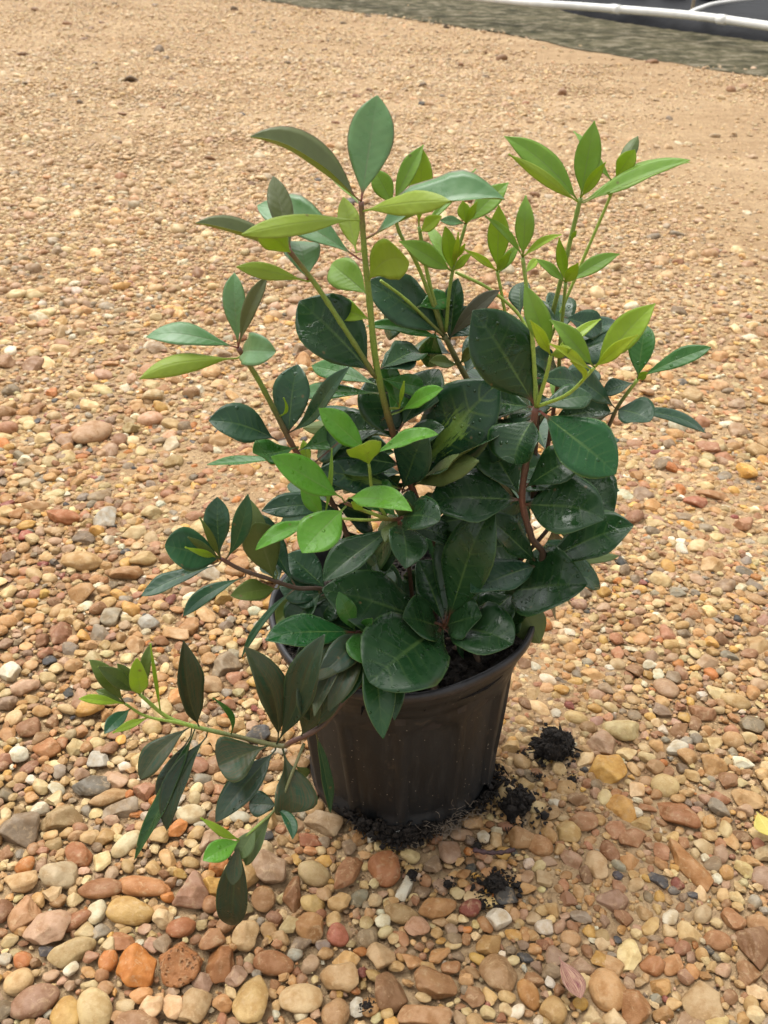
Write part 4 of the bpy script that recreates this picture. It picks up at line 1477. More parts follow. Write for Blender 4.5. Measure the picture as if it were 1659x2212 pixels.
# leaves: stem, base x y, tip x y, width, type, dY of the tip, options
LV = [
    # head of the main stem
    ('S1', 783, 436, 815, 205, 100, 'glauc', .02, dict(up=8, fold=9, shape='oval')),
    ('S1', 772, 440, 555, 277, 72, 'grey', -.015, dict(up=62, fold=42, arch=.02, shape='long', twist=0, wave=.02)),
    ('S1', 790, 455, 967, 432, 50, 'lime', -.05, dict(under=True, up=20, fold=10, arch=-.05)),
    ('S1', 794, 515, 1082, 408, 76, 'glauc', -.01, dict(up=62, fold=34, arch=.05, shape='long', twist=0)),
    ('S1', 774, 480, 530, 500, 44, 'lime', -.05, dict(under=True, up=30, fold=16, arch=-.05)),
    ('S1', 776, 560, 556, 432, 82, 'glauc', .03, dict(up=30, fold=14)),
    ('S1', 770, 545, 742, 424, 48, 'lime', .03, dict(under=True, shape='oval')),
    ('S1', 779, 450, 700, 350, 26, 'limeg', .04, dict(up=30)),
    ('S1', 793, 618, 882, 566, 92, 'lime', -.045, dict(under=True, up=0, fold=-6, shape='round', arch=.06, bow=-.12)),
    ('S1', 796, 640, 712, 566, 72, 'limeg', .03, dict(up=6, shape='oval')),
    ('S1', 800, 690, 716, 658, 50, 'lime', .04, dict(shape='oval')),
    ('S2', 664, 606, 645, 512, 80, 'glauc', .03, dict(up=10, shape='round', wave=.12)),
    ('S2', 624, 552, 425, 478, 52, 'grey', -.02, dict(up=64, fold=42, arch=.01, shape='long', twist=0, wave=.02)),
    ('S2', 625, 545, 572, 492, 66, 'lime', -.03, dict(under=True, shape='round')),
    ('S2', 630, 548, 590, 380, 52, 'grey', .03, dict(up=8, shape='oval')),
    ('S2', 664, 608, 518, 573, 36, 'lime', -.02, dict(under=True, up=20, arch=-.03)),
    # left stem
    ('S3', 517, 748, 502, 592, 50, 'glauc', .01, dict(up=12, fold=18)),
    ('S3', 521, 748, 569, 600, 32, 'grey', -.01, dict(up=30, fold=24)),
    ('S3', 508, 748, 318, 716, 50, 'glauc', -.01, dict(up=38, fold=12, arch=.10, bow=-.02)),
    ('S3', 512, 774, 305, 804, 46, 'lime', -.035, dict(under=True, up=20, arch=-.10)),
    ('S3', 521, 768, 586, 758, 66, 'glauc', -.035, dict(up=25, shape='round', arch=.12)),
    ('S3', 600, 952, 458, 903, 72, 'blue', -.02, dict(up=20, arch=.08, fold=10)),
    ('S3', 618, 950, 640, 787, 72, 'blue', .02, dict(up=6, fold=12, shape='oval')),
    ('S3', 611, 938, 726, 792, 34, 'blue', -.03, dict(up=35, fold=20, bow=.10)),
    ('S3', 645, 965, 556, 968, 56, 'mid', -.04, dict(up=30, arch=-.16, wave=.15, shape='round')),
    ('S3', 650, 990, 446, 1001, 18, 'mid', .01, dict(up=55, fold=20)),
    ('S3', 600, 905, 612, 860, 8, 'lime', -.01, dict(shape='lance', bow=.2)),
    ('S3', 665, 1010, 655, 950, 24, 'lime', .01, dict(shape='lance')),
    # bright front shoots
    ('S5', 738, 1075, 590, 986, 68, 'bright', -.02, dict(up=30, fold=10, shape='long')),
    ('S5', 745, 1096, 652, 1190, 92, 'bright', -.035, dict(up=15, fold=8, shape='oval')),
    ('S5b', 700, 1117, 552, 1177, 34, 'bright', -.03, dict(up=40, fold=22)),
    ('S5b', 700, 1112, 650, 1055, 38, 'bright', .0, dict(up=15, shape='oval')),
    ('S5', 752, 1076, 880, 1088, 52, 'bright', -.035, dict(up=35, arch=.05, shape='long')),
    ('S5b', 700, 1110, 716, 972, 11, 'limeg', .0, dict(shape='long', bow=.03)),
    ('S5c', 792, 975, 694, 883, 58, 'bright', -.01, dict(up=25, fold=8, shape='long')),
    ('S5c', 797, 1003, 787, 966, 78, 'lime', -.04, dict(under=True, shape='round', fold=22)),
    ('S5c', 802, 985, 942, 930, 34, 'bright', .0, dict(up=40, fold=18, bow=-.03)),
    ('S5', 790, 1100, 760, 1085, 20, 'lime', -.02, dict()),
    # rosette round the red node
    ('S5', 868, 1120, 937, 1115, 66, 'dark', -.045, dict(up=20, shape='round', arch=.04)),
    ('SW', 862, 1128, 697, 1250, 62, 'dark', -.045, dict(up=20, fold=22)),
    ('SW', 862, 1130, 880, 1215, 70, 'dark', -.05, dict(up=20, arch=.06)),
    ('SW', 862, 1130, 985, 1165, 50, 'dark', .02, dict(up=30)),
    ('SW', 866, 1135, 800, 1215, 62, 'dark', .02, dict(up=20)),
    ('SW', 858, 1120, 875, 1085, 50, 'u', -.02, dict(under=True, typ2='olive')),
    ('SW', 858, 1125, 835, 1165, 40, 'olive', -.03, dict(under=True)),
    # middle dark leaves
    ('S3', 768, 925, 682, 985, 56, 'blue', .01, dict(up=25, fold=14)),
    ('S1', 850, 950, 645, 916, 40, 'olive', .03, dict(under=True, up=20)),
    ('S1', 850, 945, 668, 880, 46, 'blue', .05, dict(up=25)),
    ('S1', 818, 830, 670, 786, 44, 'mid', .04, dict(up=30, fold=12)),
    ('S1', 818, 850, 626, 850, 38, 'mid', .03, dict(up=40, fold=14, arch=.03)),
    ('S1', 806, 812, 650, 648, 122, 'dark', .01, dict(up=14, fold=8, shape='oval')),
    ('S1', 852, 968, 800, 815, 96, 'dark', .02, dict(up=8, shape='oval', vari=1)),
    ('S1', 862, 880, 830, 775, 42, 'mid', .01, dict(up=12, shape='oval')),
    ('S1', 862, 930, 948, 797, 76, 'dark', .03, dict(up=14, fold=10)),
    ('S1', 862, 890, 953, 838, 36, 'bright', -.02, dict(up=35, fold=14)),
    ('S1', 862, 882, 872, 830, 10, 'lime', -.01, dict()),
    ('S1', 878, 985, 1001, 817, 32, 'blue', .03, dict(up=40, fold=18)),
    ('S1', 885, 1035, 1062, 830, 142, 'vari', -.015, dict(up=10, fold=10, shape='oval')),
    ('S1', 888, 1045, 1086, 924, 70, 'dark', -.03, dict(up=58, fold=30, shape='oval', twist=0)),
    ('S1', 888, 1050, 1010, 990, 48, 'dark', -.05, dict(under=True, up=25, fold=14)),
    ('S1', 868, 1065, 912, 938, 76, 'blue', -.03, dict(up=14, fold=18)),
    ('S1', 860, 980, 952, 918, 48, 'dark', -.01, dict(up=35, arch=.05)),
    ('S1', 870, 1015, 705, 985, 76, 'dark', -.01, dict(up=30, shape='oval')),
    ('S1', 880, 1060, 697, 1012, 66, 'vari', -.03, dict(up=30, shape='oval')),
    ('S3', 742, 1110, 570, 1098, 48, 'blue', -.03, dict(up=35, arch=.12, fold=10)),
    ('S3', 735, 1105, 600, 1130, 44, 'blue', .02, dict(up=30)),
    ('S3', 720, 1090, 630, 1040, 50, 'dark', .05, dict(up=20)),
    # low left branch
    ('S4', 475, 1214, 356, 1178, 92, 'mid2', -.02, dict(up=20, shape='round', fold=8)),
    ('S4', 478, 1206, 468, 1076, 50, 'blue', .01, dict(up=10, fold=14)),
    ('S4', 487, 1212, 529, 1080, 42, 'mid2', -.01, dict(up=18, fold=14, bow=.06)),
    ('S4', 472, 1220, 305, 1286, 32, 'blue', -.03, dict(up=40, fold=16, arch=.05)),
    ('S4', 470, 1202, 406, 1160, 18, 'olive', -.02, dict(under=True, shape='lance')),
    ('S4', 466, 1203, 411, 1186, 16, 'lime', -.03, dict(shape='lance')),
    ('S4', 470, 1200, 438, 1126, 17, 'olive', -.01, dict(shape='lance')),
    ('S4', 530, 1246, 393, 1323, 34, 'mid2', -.03, dict(up=35, fold=16, arch=.08)),
    ('S4', 590, 1256, 552, 1130, 82, 'olive', -.01, dict(under=True, up=4, shape='oval')),
    ('S4', 600, 1272, 508, 1282, 46, 'olive', -.03, dict(up=25, shape='oval')),
    ('S4', 640, 1265, 545, 1102, 48, 'blue', .03, dict(up=20)),
    ('S4', 600, 1240, 536, 1072, 30, 'olive', .02, dict(under=True)),
    ('S4', 720, 1280, 606, 1262, 64, 'blue', -.005, dict(up=20, fold=10)),
    ('S4', 715, 1278, 622, 1195, 66, 'blue', .02, dict(up=15)),
    ('S4', 690, 1285, 592, 1342, 62, 'olive', -.01, dict(up=20, shape='oval')),
    ('S4', 700, 1285, 640, 1300, 40, 'blue', -.01, dict(up=20)),
    ('S4', 600, 1265, 575, 1215, 40, 'blue', .02, dict(up=15)),
    # front low shoot
    ('SQ', 760, 1367, 578, 1371, 64, 'midw', -.03, dict(up=24, fold=10, arch=.03, shape='oval')),
    ('SQ', 766, 1360, 734, 1284, 42, 'mid', .0, dict(up=10, shape='oval')),
    ('SQ', 772, 1363, 792, 1434, 76, 'mid', -.035, dict(up=22, shape='round', arch=.10, fold=14)),
    ('SQ', 775, 1362, 800, 1340, 26, 'mid', -.01, dict()),
    ('SQ', 790, 1372, 665, 1472, 56, 'bronze', -.060, dict(up=15, arch=.08)),
    ('SQ', 790, 1380, 712, 1526, 52, 'bronze', -.066, dict(up=10, arch=.12)),
    ('SQ', 770, 1385, 676, 1542, 30, 'bronze', -.066, dict(up=30, arch=.10)),
    ('SQ', 792, 1378, 828, 1596, 62, 'midd', -.072, dict(up=14, fold=18, shape='long', arch=.13, droop=0)),
    ('SQ', 815, 1378, 852, 1556, 54, 'midd', -.070, dict(up=10, fold=12, shape='long', arch=.16, droop=0)),
    ('SQ', 830, 1385, 862, 1502, 24, 'limeg', -.065, dict(up=40, arch=.12)),
    ('SQ', 800, 1375, 660, 1335, 70, 'blue', .0, dict(up=20)),
    # front rosette
    ('SP', 955, 1350, 708, 1266, 112, 'dark', -.02, dict(up=22, fold=6, shape='oval')),
    ('SP', 952, 1352, 806, 1464, 168, 'dark', -.085, dict(up=4, fold=6, shape='round', arch=.07)),
    ('SP', 963, 1358, 1106, 1386, 100, 'dark', -.04, dict(up=20, shape='round', arch=.09, wave=.12)),
    ('SP', 967, 1345, 1046, 1104, 100, 'dark', .0, dict(up=12, fold=10, shape='oval')),
    ('SP', 960, 1345, 1005, 1100, 78, 'dark', .04, dict(up=10, shape='oval')),
    ('SP', 962, 1345, 905, 1210, 78, 'dark', .03, dict(up=20)),
    ('SP', 962, 1352, 930, 1400, 60, 'dark', .0, dict(up=20, shape='round')),
    ('SP', 975, 1372, 1010, 1400, 50, 'dark', .02, dict(up=20, shape='round')),
    ('SP', 962, 1395, 972, 1440, 12, 'lime', -.02, dict(bow=.2)),
    # right front stem
    ('SR', 1162, 1222, 1017, 1279, 72, 'blue', -.035, dict(up=26, fold=10, shape='oval')),
    ('SR', 1160, 1214, 1047, 1106, 58, 'dark', -.01, dict(up=20, fold=12, shape='oval')),
    ('SR', 1168, 1216, 1361, 1130, 86, 'dark', -.02, dict(up=24, fold=12)),
    ('SR', 1160, 1226, 1100, 1345, 60, 'dark', .0, dict(up=10)),
    ('SR', 1100, 1275, 1251, 1252, 128, 'dark', -.045, dict(up=20, shape='oval', arch=.06, bow=.05)),
    ('SR', 1115, 1280, 1166, 1390, 78, 'olive', -.01, dict(under=True, shape='oval')),
    ('SR', 1166, 1220, 1303, 1262, 54, 'dark', .0, dict(up=28, shape='oval', arch=.05)),
    ('SR', 1168, 1218, 1337, 1200, 28, 'olive', .03, dict(up=40, under=True)),
    ('SR', 1124, 1082, 928, 1072, 110, 'dark', .0, dict(up=26, fold=14, shape='oval')),
    ('SR', 1134, 1086, 1300, 1106, 118, 'dark', -.03, dict(up=18, shape='oval', arch=.05, wave=.09)),
    ('SR', 1132, 1064, 1252, 982, 70, 'dark', .0, dict(up=24, fold=12)),
    ('SR', 1128, 1075, 1040, 935, 90, 'dark', .04, dict(up=14)),
    ('SR', 1166, 888, 1334, 1020, 112, 'midw', -.03, dict(up=16, fold=9, shape='oval')),
    ('SR', 1158, 900, 1106, 998, 98, 'dark', -.02, dict(up=28, shape='round', arch=.06)),
    ('SR', 1154, 880, 1030, 670, 128, 'dark', .0, dict(up=10, fold=10, shape='oval')),
    ('SR', 1150, 890, 1040, 985, 66, 'blue', .03, dict(up=20)),
    ('SR', 1154, 890, 1090, 880, 70, 'dark', .05, dict(up=25)),
    ('SR', 1162, 884, 1280, 852, 52, 'dark', .01, dict(up=32, fold=10)),
    ('SR', 1166, 1235, 1230, 1170, 50, 'vari', .04, dict(up=20)),
    # lime shoots over the right front stem
    ('a', 1129, 556, 1136, 426, 42, 'limeg', .0, dict(up=4, shape='lance')),
    ('a', 1127, 562, 1052, 468, 17, 'limeg', -.02, dict(up=30, shape='lance', bow=.03)),
    ('a', 1132, 556, 1212, 506, 17, 'lime', -.01, dict(up=30, shape='lance', bow=-.05)),
    ('a', 1134, 590, 1162, 556, 18, 'lime', .02, dict(shape='lance')),
    ('b', 1188, 768, 1137, 620, 54, 'limeg', .0, dict(up=6, shape='lance')),
    ('b', 1187, 760, 1150, 696, 27, 'yel', -.03, dict(up=10, shape='lance')),
    ('b', 1190, 770, 1228, 754, 26, 'yel', -.03, dict(up=20, under=True, shape='oval')),
    ('b', 1192, 768, 1298, 687, 24, 'lime', .02, dict(up=20, shape='lance')),
    ('c', 1280, 800, 1206, 746, 20, 'yel', -.03, dict(up=30, shape='lance')),
    ('c', 1285, 792, 1412, 655, 66, 'lime', .0, dict(up=14, fold=14, shape='lance')),
    ('c', 1289, 791, 1363, 729, 30, 'yel', -.03, dict(up=14, shape='lance')),
    ('c', 1280, 792, 1196, 690, 42, 'limeg', .0, dict(up=14, shape='lance')),
    ('c', 1245, 835, 1236, 790, 14, 'yel', -.02, dict(bow=.2)),
    ('d', 1219, 612, 1207, 519, 25, 'lime', -.01, dict(shape='lance')),
    ('d', 1224, 611, 1248, 570, 27, 'yel', -.03, dict(shape='oval')),
    ('d', 1228, 612, 1336, 543, 34, 'limeg', .0, dict(up=20, shape='lance')),
    ('d', 1217, 616, 1158, 558, 21, 'limeg', .0, dict(up=24, shape='lance')),
    ('e', 1246, 436, 1091, 293, 54, 'limeg', .01, dict(up=18, shape='lance', bow=.04)),
    ('e', 1249, 434, 1112, 337, 26, 'yel', -.03, dict(up=14, under=True, shape='lance')),
    ('e', 1253, 424, 1284, 262, 56, 'limeg', .0, dict(up=6, shape='lance')),
    ('e', 1257, 422, 1308, 351, 25, 'lime', -.03, dict(up=8, shape='lance')),
    ('e', 1262, 438, 1491, 346, 38, 'limeg', -.02, dict(up=60, fold=36, droop=0, wave=.02, shape='long', bow=.02, twist=0)),
    ('e', 1258, 436, 1490, 324, 40, 'limeg', .02, dict(up=40, fold=16, shape='long')),
    ('e', 1233, 520, 1244, 500, 10, 'lime', -.01, dict()),
    ('f', 1326, 396, 1244, 277, 20, 'limeg', .02, dict(up=24, shape='lance', bow=-.03)),
    ('f', 1329, 388, 1371, 324, 40, 'lime', -.01, dict(up=6, shape='oval')),
    ('f', 1331, 386, 1379, 291, 30, 'olive', .02, dict(under=True, up=14, shape='oval')),
    ('f', 1318, 425, 1310, 405, 8, 'lime', -.01, dict()),
    # centre shoots
    ('g2', 848, 436, 914, 312, 38, 'limeg', .01, dict(up=16, shape='lance')),
    ('g2', 850, 442, 810, 368, 46, 'limeg', .0, dict(up=10, shape='oval')),
    ('g3', 907, 492, 912, 322, 52, 'lime', .0, dict(up=4, shape='oval')),
    ('g3', 908, 500, 1028, 362, 22, 'limeg', .03, dict(up=20, shape='lance')),
    ('g3', 905, 500, 945, 470, 30, 'lime', -.02, dict(up=20)),
    ('g4', 1008, 486, 1098, 393, 46, 'limeg', .01, dict(up=18, shape='lance')),
    ('g4', 1005, 484, 1000, 434, 30, 'lime', .0, dict(shape='lance')),
    ('g4', 1003, 484, 952, 476, 20, 'glauc', -.01, dict(up=25, arch=.08)),
    ('g4', 1006, 484, 1028, 440, 18, 'lime', -.01, dict(shape='lance')),
    ('g4', 978, 582, 869, 520, 44, 'limeg', -.02, dict(up=22, fold=14, shape='lance')),
    ('g4', 976, 580, 965, 496, 34, 'lime', -.01, dict(up=4, shape='oval')),
    ('g4', 980, 575, 990, 512, 15, 'yel', -.02, dict(shape='lance')),
    ('g4', 978, 588, 1015, 550, 19, 'lime', -.03, dict(up=20)),
    ('g4', 984, 560, 1004, 528, 12, 'yel', -.02, dict()),
    ('g4', 978, 584, 922, 480, 26, 'limeg', .03, dict(up=20, shape='lance')),
    ('i', 1073, 586, 1078, 444, 48, 'lime', .0, dict(up=4, shape='lance')),
    ('i', 1070, 588, 1011, 541, 16, 'yel', -.02, dict(up=20, shape='lance')),
    ('i', 1077, 590, 1120, 528, 24, 'limeg', .0, dict(up=18, shape='lance')),
    ('i', 1075, 584, 1102, 545, 20, 'lime', -.02, dict(shape='lance')),
    ('SG', 952, 722, 800, 606, 88, 'blue', -.01, dict(up=18, fold=8, shape='oval')),
    ('SG', 972, 742, 985, 602, 44, 'dark', .01, dict(up=8, shape='oval')),
    ('SG', 970, 738, 1077, 626, 38, 'grey2', -.02, dict(up=25, arch=.06, fold=10)),
    ('SG', 960, 738, 798, 694, 28, 'mid', -.02, dict(up=40, fold=14, arch=.03)),
    ('SG', 990, 785, 935, 778, 26, 'olive', -.03, dict(up=35, fold=18)),
    ('SG', 990, 785, 1022, 752, 22, 'olive', -.02, dict(up=30)),
    ('SG', 965, 740, 920, 660, 60, 'dark', .03, dict(up=16)),
    ('SG', 1000, 810, 1058, 735, 66, 'blue', .03, dict(up=16, shape='round')),
    ('SG', 1030, 850, 1055, 790, 80, 'dark', .05, dict(up=16, shape='round')),
    ('SG', 1060, 890, 1100, 800, 60, 'grey2', .01, dict(up=16)),
    ('SG', 1080, 940, 1180, 850, 60, 'dark', .03, dict(up=24)),
    ('SG', 1085, 950, 1010, 930, 70, 'dark', .04, dict(up=24)),
    # back right dark leaves
    ('d', 1206, 770, 1347, 690, 36, 'blue', .03, dict(up=34, arch=.10)),
    ('d', 1205, 780, 1330, 728, 74, 'blue', .0, dict(up=20, shape='oval')),
    ('d', 1208, 720, 1205, 634, 56, 'dark', .04, dict(up=14, shape='round')),
    ('d', 1204, 800, 1152, 766, 46, 'blue', -.04, dict(up=24)),
    ('d', 1200, 850, 1292, 800, 56, 'blue', .02, dict(up=24)),
    ('d', 1196, 880, 1212, 800, 36, 'limeg', .03, dict(up=10)),
    ('d', 1190, 900, 1316, 885, 66, 'dark', -.02, dict(up=30, shape='oval', wave=.12)),
    ('d', 1180, 950, 1290, 925, 60, 'dark', -.02, dict(up=30)),
    ('d', 1160, 1020, 1325, 1105, 118, 'dark', -.05, dict(up=24, shape='oval')),
    ('d', 1160, 1030, 1338, 1060, 40, 'blue', .0, dict(up=40)),
    ('d', 1150, 1080, 1255, 1150, 60, 'dark', .0, dict(up=20)),
    ('S6', 1331, 886, 1231, 804, 44, 'blue', -.02, dict(up=28, fold=14)),
    ('S6', 1334, 882, 1403, 905, 58, 'blue', -.03, dict(up=25, shape='round', arch=.06)),
    ('S6', 1334, 886, 1531, 926, 26, 'blue', .0, dict(up=46, fold=12, arch=.07)),
    ('S6', 1332, 890, 1256, 902, 30, 'grey2', -.03, dict(up=30, arch=.22, under=True)),
    ('S6', 1370, 828, 1303, 847, 32, 'blue', .0, dict(up=36, arch=.04)),
    ('S6', 1378, 822, 1535, 749, 38, 'mid', -.01, dict(up=32, fold=14, arch=.05)),
    ('S6', 1377, 818, 1394, 700, 56, 'mid', .02, dict(up=10, shape='oval')),
    ('S6', 1377, 820, 1396, 806, 18, 'lime', -.02, dict(shape='oval')),
    ('S6', 1290, 965, 1330, 940, 30, 'blue', .02, dict(up=20)),
    # drooping branch
    ('SL', 608, 1603, 636, 1754, 82, 'bronze', -.035, dict(up=26, fold=26, shape='spat', twist=20)),
    ('SL', 600, 1600, 546, 1410, 60, 'bronze', .0, dict(up=24, fold=26, shape='oval', bow=.05)),
    ('SL', 597, 1605, 672, 1388, 64, 'bronzed', -.01, dict(up=20, fold=20, shape='ob', bow=.04)),
    ('SL', 585, 1608, 474, 1652, 88, 'bronze', -.025, dict(up=18, fold=20, shape='spat')),
    ('SL', 595, 1620, 462, 1772, 58, 'bronzed', -.045, dict(up=16, fold=12, shape='long')),
    ('SL', 430, 1568, 404, 1392, 50, 'bronze', .0, dict(up=30, fold=30, shape='long', bow=-.06)),
    ('SL', 498, 1588, 463, 1514, 14, 'mid', -.01, dict(bow=.14, shape='lance')),
    ('SL', 412, 1570, 300, 1682, 48, 'bronze', -.03, dict(up=28, fold=24, bow=.05)),
    ('SL', 424, 1578, 279, 1858, 28, 'midd', -.045, dict(up=40, fold=20, shape='long', bow=-.03)),
    ('SL', 446, 1592, 354, 1796, 44, 'bronzed', -.04, dict(up=30, fold=20, shape='long', bow=.06)),
    ('SL', 412, 1590, 338, 1722, 30, 'bronzed', -.02, dict(up=25)),
    ('SL', 650, 1600, 735, 1480, 50, 'bronze', .015, dict(up=10, floor=False)),
    ('L2', 262, 1516, 202, 1427, 40, 'olive', .0, dict(up=12)),
    ('SL', 300, 1500, 227, 1446, 36, 'oliveg', -.03, dict(up=14)),
    ('SL', 302, 1500, 257, 1435, 26, 'olive', .0, dict(up=14)),
    ('SL', 303, 1500, 296, 1444, 40, 'lime', -.03, dict(up=8, shape='round')),
    ('SL', 308, 1504, 322, 1393, 24, 'olive', .01, dict(up=20)),
    ('SL', 345, 1540, 326, 1402, 9, 'lime', .0, dict(shape='long')),
    ('L2', 262, 1518, 175, 1507, 22, 'lime', -.02, dict(up=24)),
    ('L2', 266, 1518, 210, 1490, 22, 'olive', .0, dict(up=14)),
    ('L2', 285, 1528, 227, 1581, 32, 'mid2', -.03, dict(up=22)),
    ('L2', 325, 1548, 245, 1581, 18, 'lime', -.02, dict(up=24, shape='lance')),
    ('SD', 600, 1740, 538, 1736, 48, 'bronzed', .0, dict(up=14, shape='round')),
    ('SD', 592, 1746, 632, 1812, 26, 'mid2', -.02, dict(up=24, bow=-.16, shape='long')),
    ('SD', 520, 1812, 440, 1767, 19, 'lime', -.01, dict(up=14, shape='lance', bow=-.05)),
    ('SD', 518, 1815, 440, 1856, 48, 'bright', -.02, dict(up=12, shape='oval')),
    ('SD', 520, 1822, 494, 2022, 62, 'bronzed', -.012, dict(up=12, fold=14, shape='long')),
    ('SD', 558, 1784, 512, 1856, 42, 'oliveg', -.015, dict(up=10, shape='oval')),
    ('SD', 590, 1756, 527, 1870, 40, 'oliveg', -.02, dict(up=25, fold=26)),
    ('SD', 518, 1822, 502, 1912, 32, 'bronze', -.02, dict(up=10, fold=18)),
    ('SD', 640, 1650, 668, 1684, 30, 'olive', .02, dict(under=True, floor=False)),
    ('SL', 683, 1578, 716, 1758, 24, 'mid2', .002, dict(up=35, fold=24, shape='long', floor=False)),
    ('S4', 640, 1270, 520, 1420, 16, 'mid2', -.015, dict(up=30, bow=.05, shape='long')),
]
ALIAS = {'mid2': ('mid2', 'u_lime'), 'midw': ('midw', 'u_lime'), 'midd': ('midd', 'u_dark'), 'grey2': ('grey2', 'u_bronze'), 'bronzed': ('bronzed', 'u_bronze'), 'oliveg': ('oliveg', 'u_lime')}
LM['mid2'] = leaf_mat('leaf_sea_green_top', (0.014, 0.058, 0.024), (0.028, 0.085, 0.032), (0.09, 0.15, 0.05), (0.08, 0.14, 0.05), (0.28, 0.45), 0.10, red=.4)
LM['midw'] = leaf_mat('leaf_wet_green_top', (0.011, 0.066, 0.016), (0.021, 0.096, 0.024), (0.10, 0.18, 0.05), (0.09, 0.18, 0.05), (0.16, 0.34), 0.10, wet=1.0, red=.8)
LM['midd'] = leaf_mat('leaf_deep_green_top', (0.012, 0.048, 0.013), (0.023, 0.070, 0.018), (0.09, 0.14, 0.04), (0.12, 0.18, 0.05), (0.24, 0.42), 0.10, wet=.3)
LM['grey2'] = leaf_mat('leaf_dull_brown_top', (0.050, 0.052, 0.034), (0.070, 0.070, 0.044), (0.10, 0.10, 0.06), (0.1, 0.1, 0.05), (0.4, 0.55), 0.10)
LM['bronzed'] = leaf_mat('leaf_dark_bronze_top', (0.007, 0.036, 0.022), (0.015, 0.052, 0.026), (0.06, 0.085, 0.03), (0.06, 0.095, 0.03), (0.30, 0.46), 0.06, streak=(0.034, 0.042, 0.018), wet=.4, spec=.38)
LM['oliveg'] = leaf_mat('leaf_soft_olive_top', (0.075, 0.115, 0.038), (0.105, 0.15, 0.055), (0.15, 0.19, 0.07), (0.15, 0.19, 0.06), (0.3, 0.5), 0.2)
for k, v_ in ALIAS.items():
    UNDER[k] = v_[1]
lr = random.Random(99)


def nearest(stem, x, y):
    return min(STEM_LINE[stem], key=lambda q: (q[1][0] - x) ** 2 + (q[1][1] - y) ** 2)


def add_leaf(i, stem, bx, by, tx, ty, w, typ, dY, op):
    op = dict(op)
    op.pop('vari', None)
    t2 = op.pop('typ2', None)
    if typ == 'u':
        typ = t2 or 'olive'
    sp, spx = nearest(stem, bx, by)
    P0 = at(bx, by, sp.y + dY * .04)
    d = math.hypot(spx[0] - bx, spx[1] - by)
    if d < 9:
        P0 = sp.copy()
        stemp = None
    else:
        stemp = sp
    P1 = at(tx, ty, sp.y + dY)
    dep = ((P0 + P1) / 2 - CAM).dot(CF)
    wid = w / F * dep * (1.12 if typ in ('dark', 'blue', 'vari', 'midw', 'midd', 'bronze', 'bronzed') else 1.0)
    op.setdefault('shape', 'ob')
    op.setdefault('fold', lr.uniform(10, 24))
    op.setdefault('droop', lr.uniform(.0, .13) * (-1 if op.get('under') else 1))
    op.setdefault('wave', lr.uniform(.05, .13))
    op.setdefault('arch', lr.uniform(-.01, .05) * (-1 if op.get('under') else 1))
    op.setdefault('twist', lr.uniform(-26, 26))
    op.setdefault('curl', lr.uniform(-.12, .10))
    if typ in ('dark', 'blue', 'vari', 'midw') and op.get('up', 0) < 30:
        op['up'] = op.get('up', 0) + 11
    me = blade(P0, P1, wid, typ, seed=i, stemp=stemp, **op)
    o = put('leaf', me, [LM[typ], LU[UNDER[typ]]], STEM_OBJ[stem], P0)
    return o


for i, e in enumerate(LV):
    add_leaf(i, *e)

# leaves deeper inside the shrub that only show through gaps
ins = random.Random(17)
KS = ['S1', 'S3', 'SG', 'SR', 'd', 'S6', 'SW', 'SP', 'S4']


def inner(n, x0, x1, y0, y1, dlo, dhi, types, seed, wlo=60, whi=86, L0=100, L1=155):
    for i in range(n):
        x, y = ins.uniform(x0, x1), ins.uniform(y0, y1)
        k = min(KS, key=lambda s: min((q[1][0] - x) ** 2 + (q[1][1] - y) ** 2 for q in STEM_LINE[s]))
        sp, spx = nearest(k, x, y)
        an = math.atan2(y - spx[1], x - spx[0]) + ins.uniform(-.8, .8)
        L = ins.uniform(L0, L1)
        bx, by = spx[0], spx[1]
        tx, ty = bx + L * math.cos(an), by + L * math.sin(an) * .8
        tx, ty = min(max(tx, x0 - 30), x1 + 30), min(max(ty, y0), y1)
        if math.hypot(tx - bx, ty - by) < 60:
            ty = by - 80
        add_leaf(seed + i, k, bx, by, tx, ty, ins.uniform(wlo, whi), ins.choice(types), ins.uniform(dlo, dhi), dict(up=ins.uniform(6, 26), floor=False))


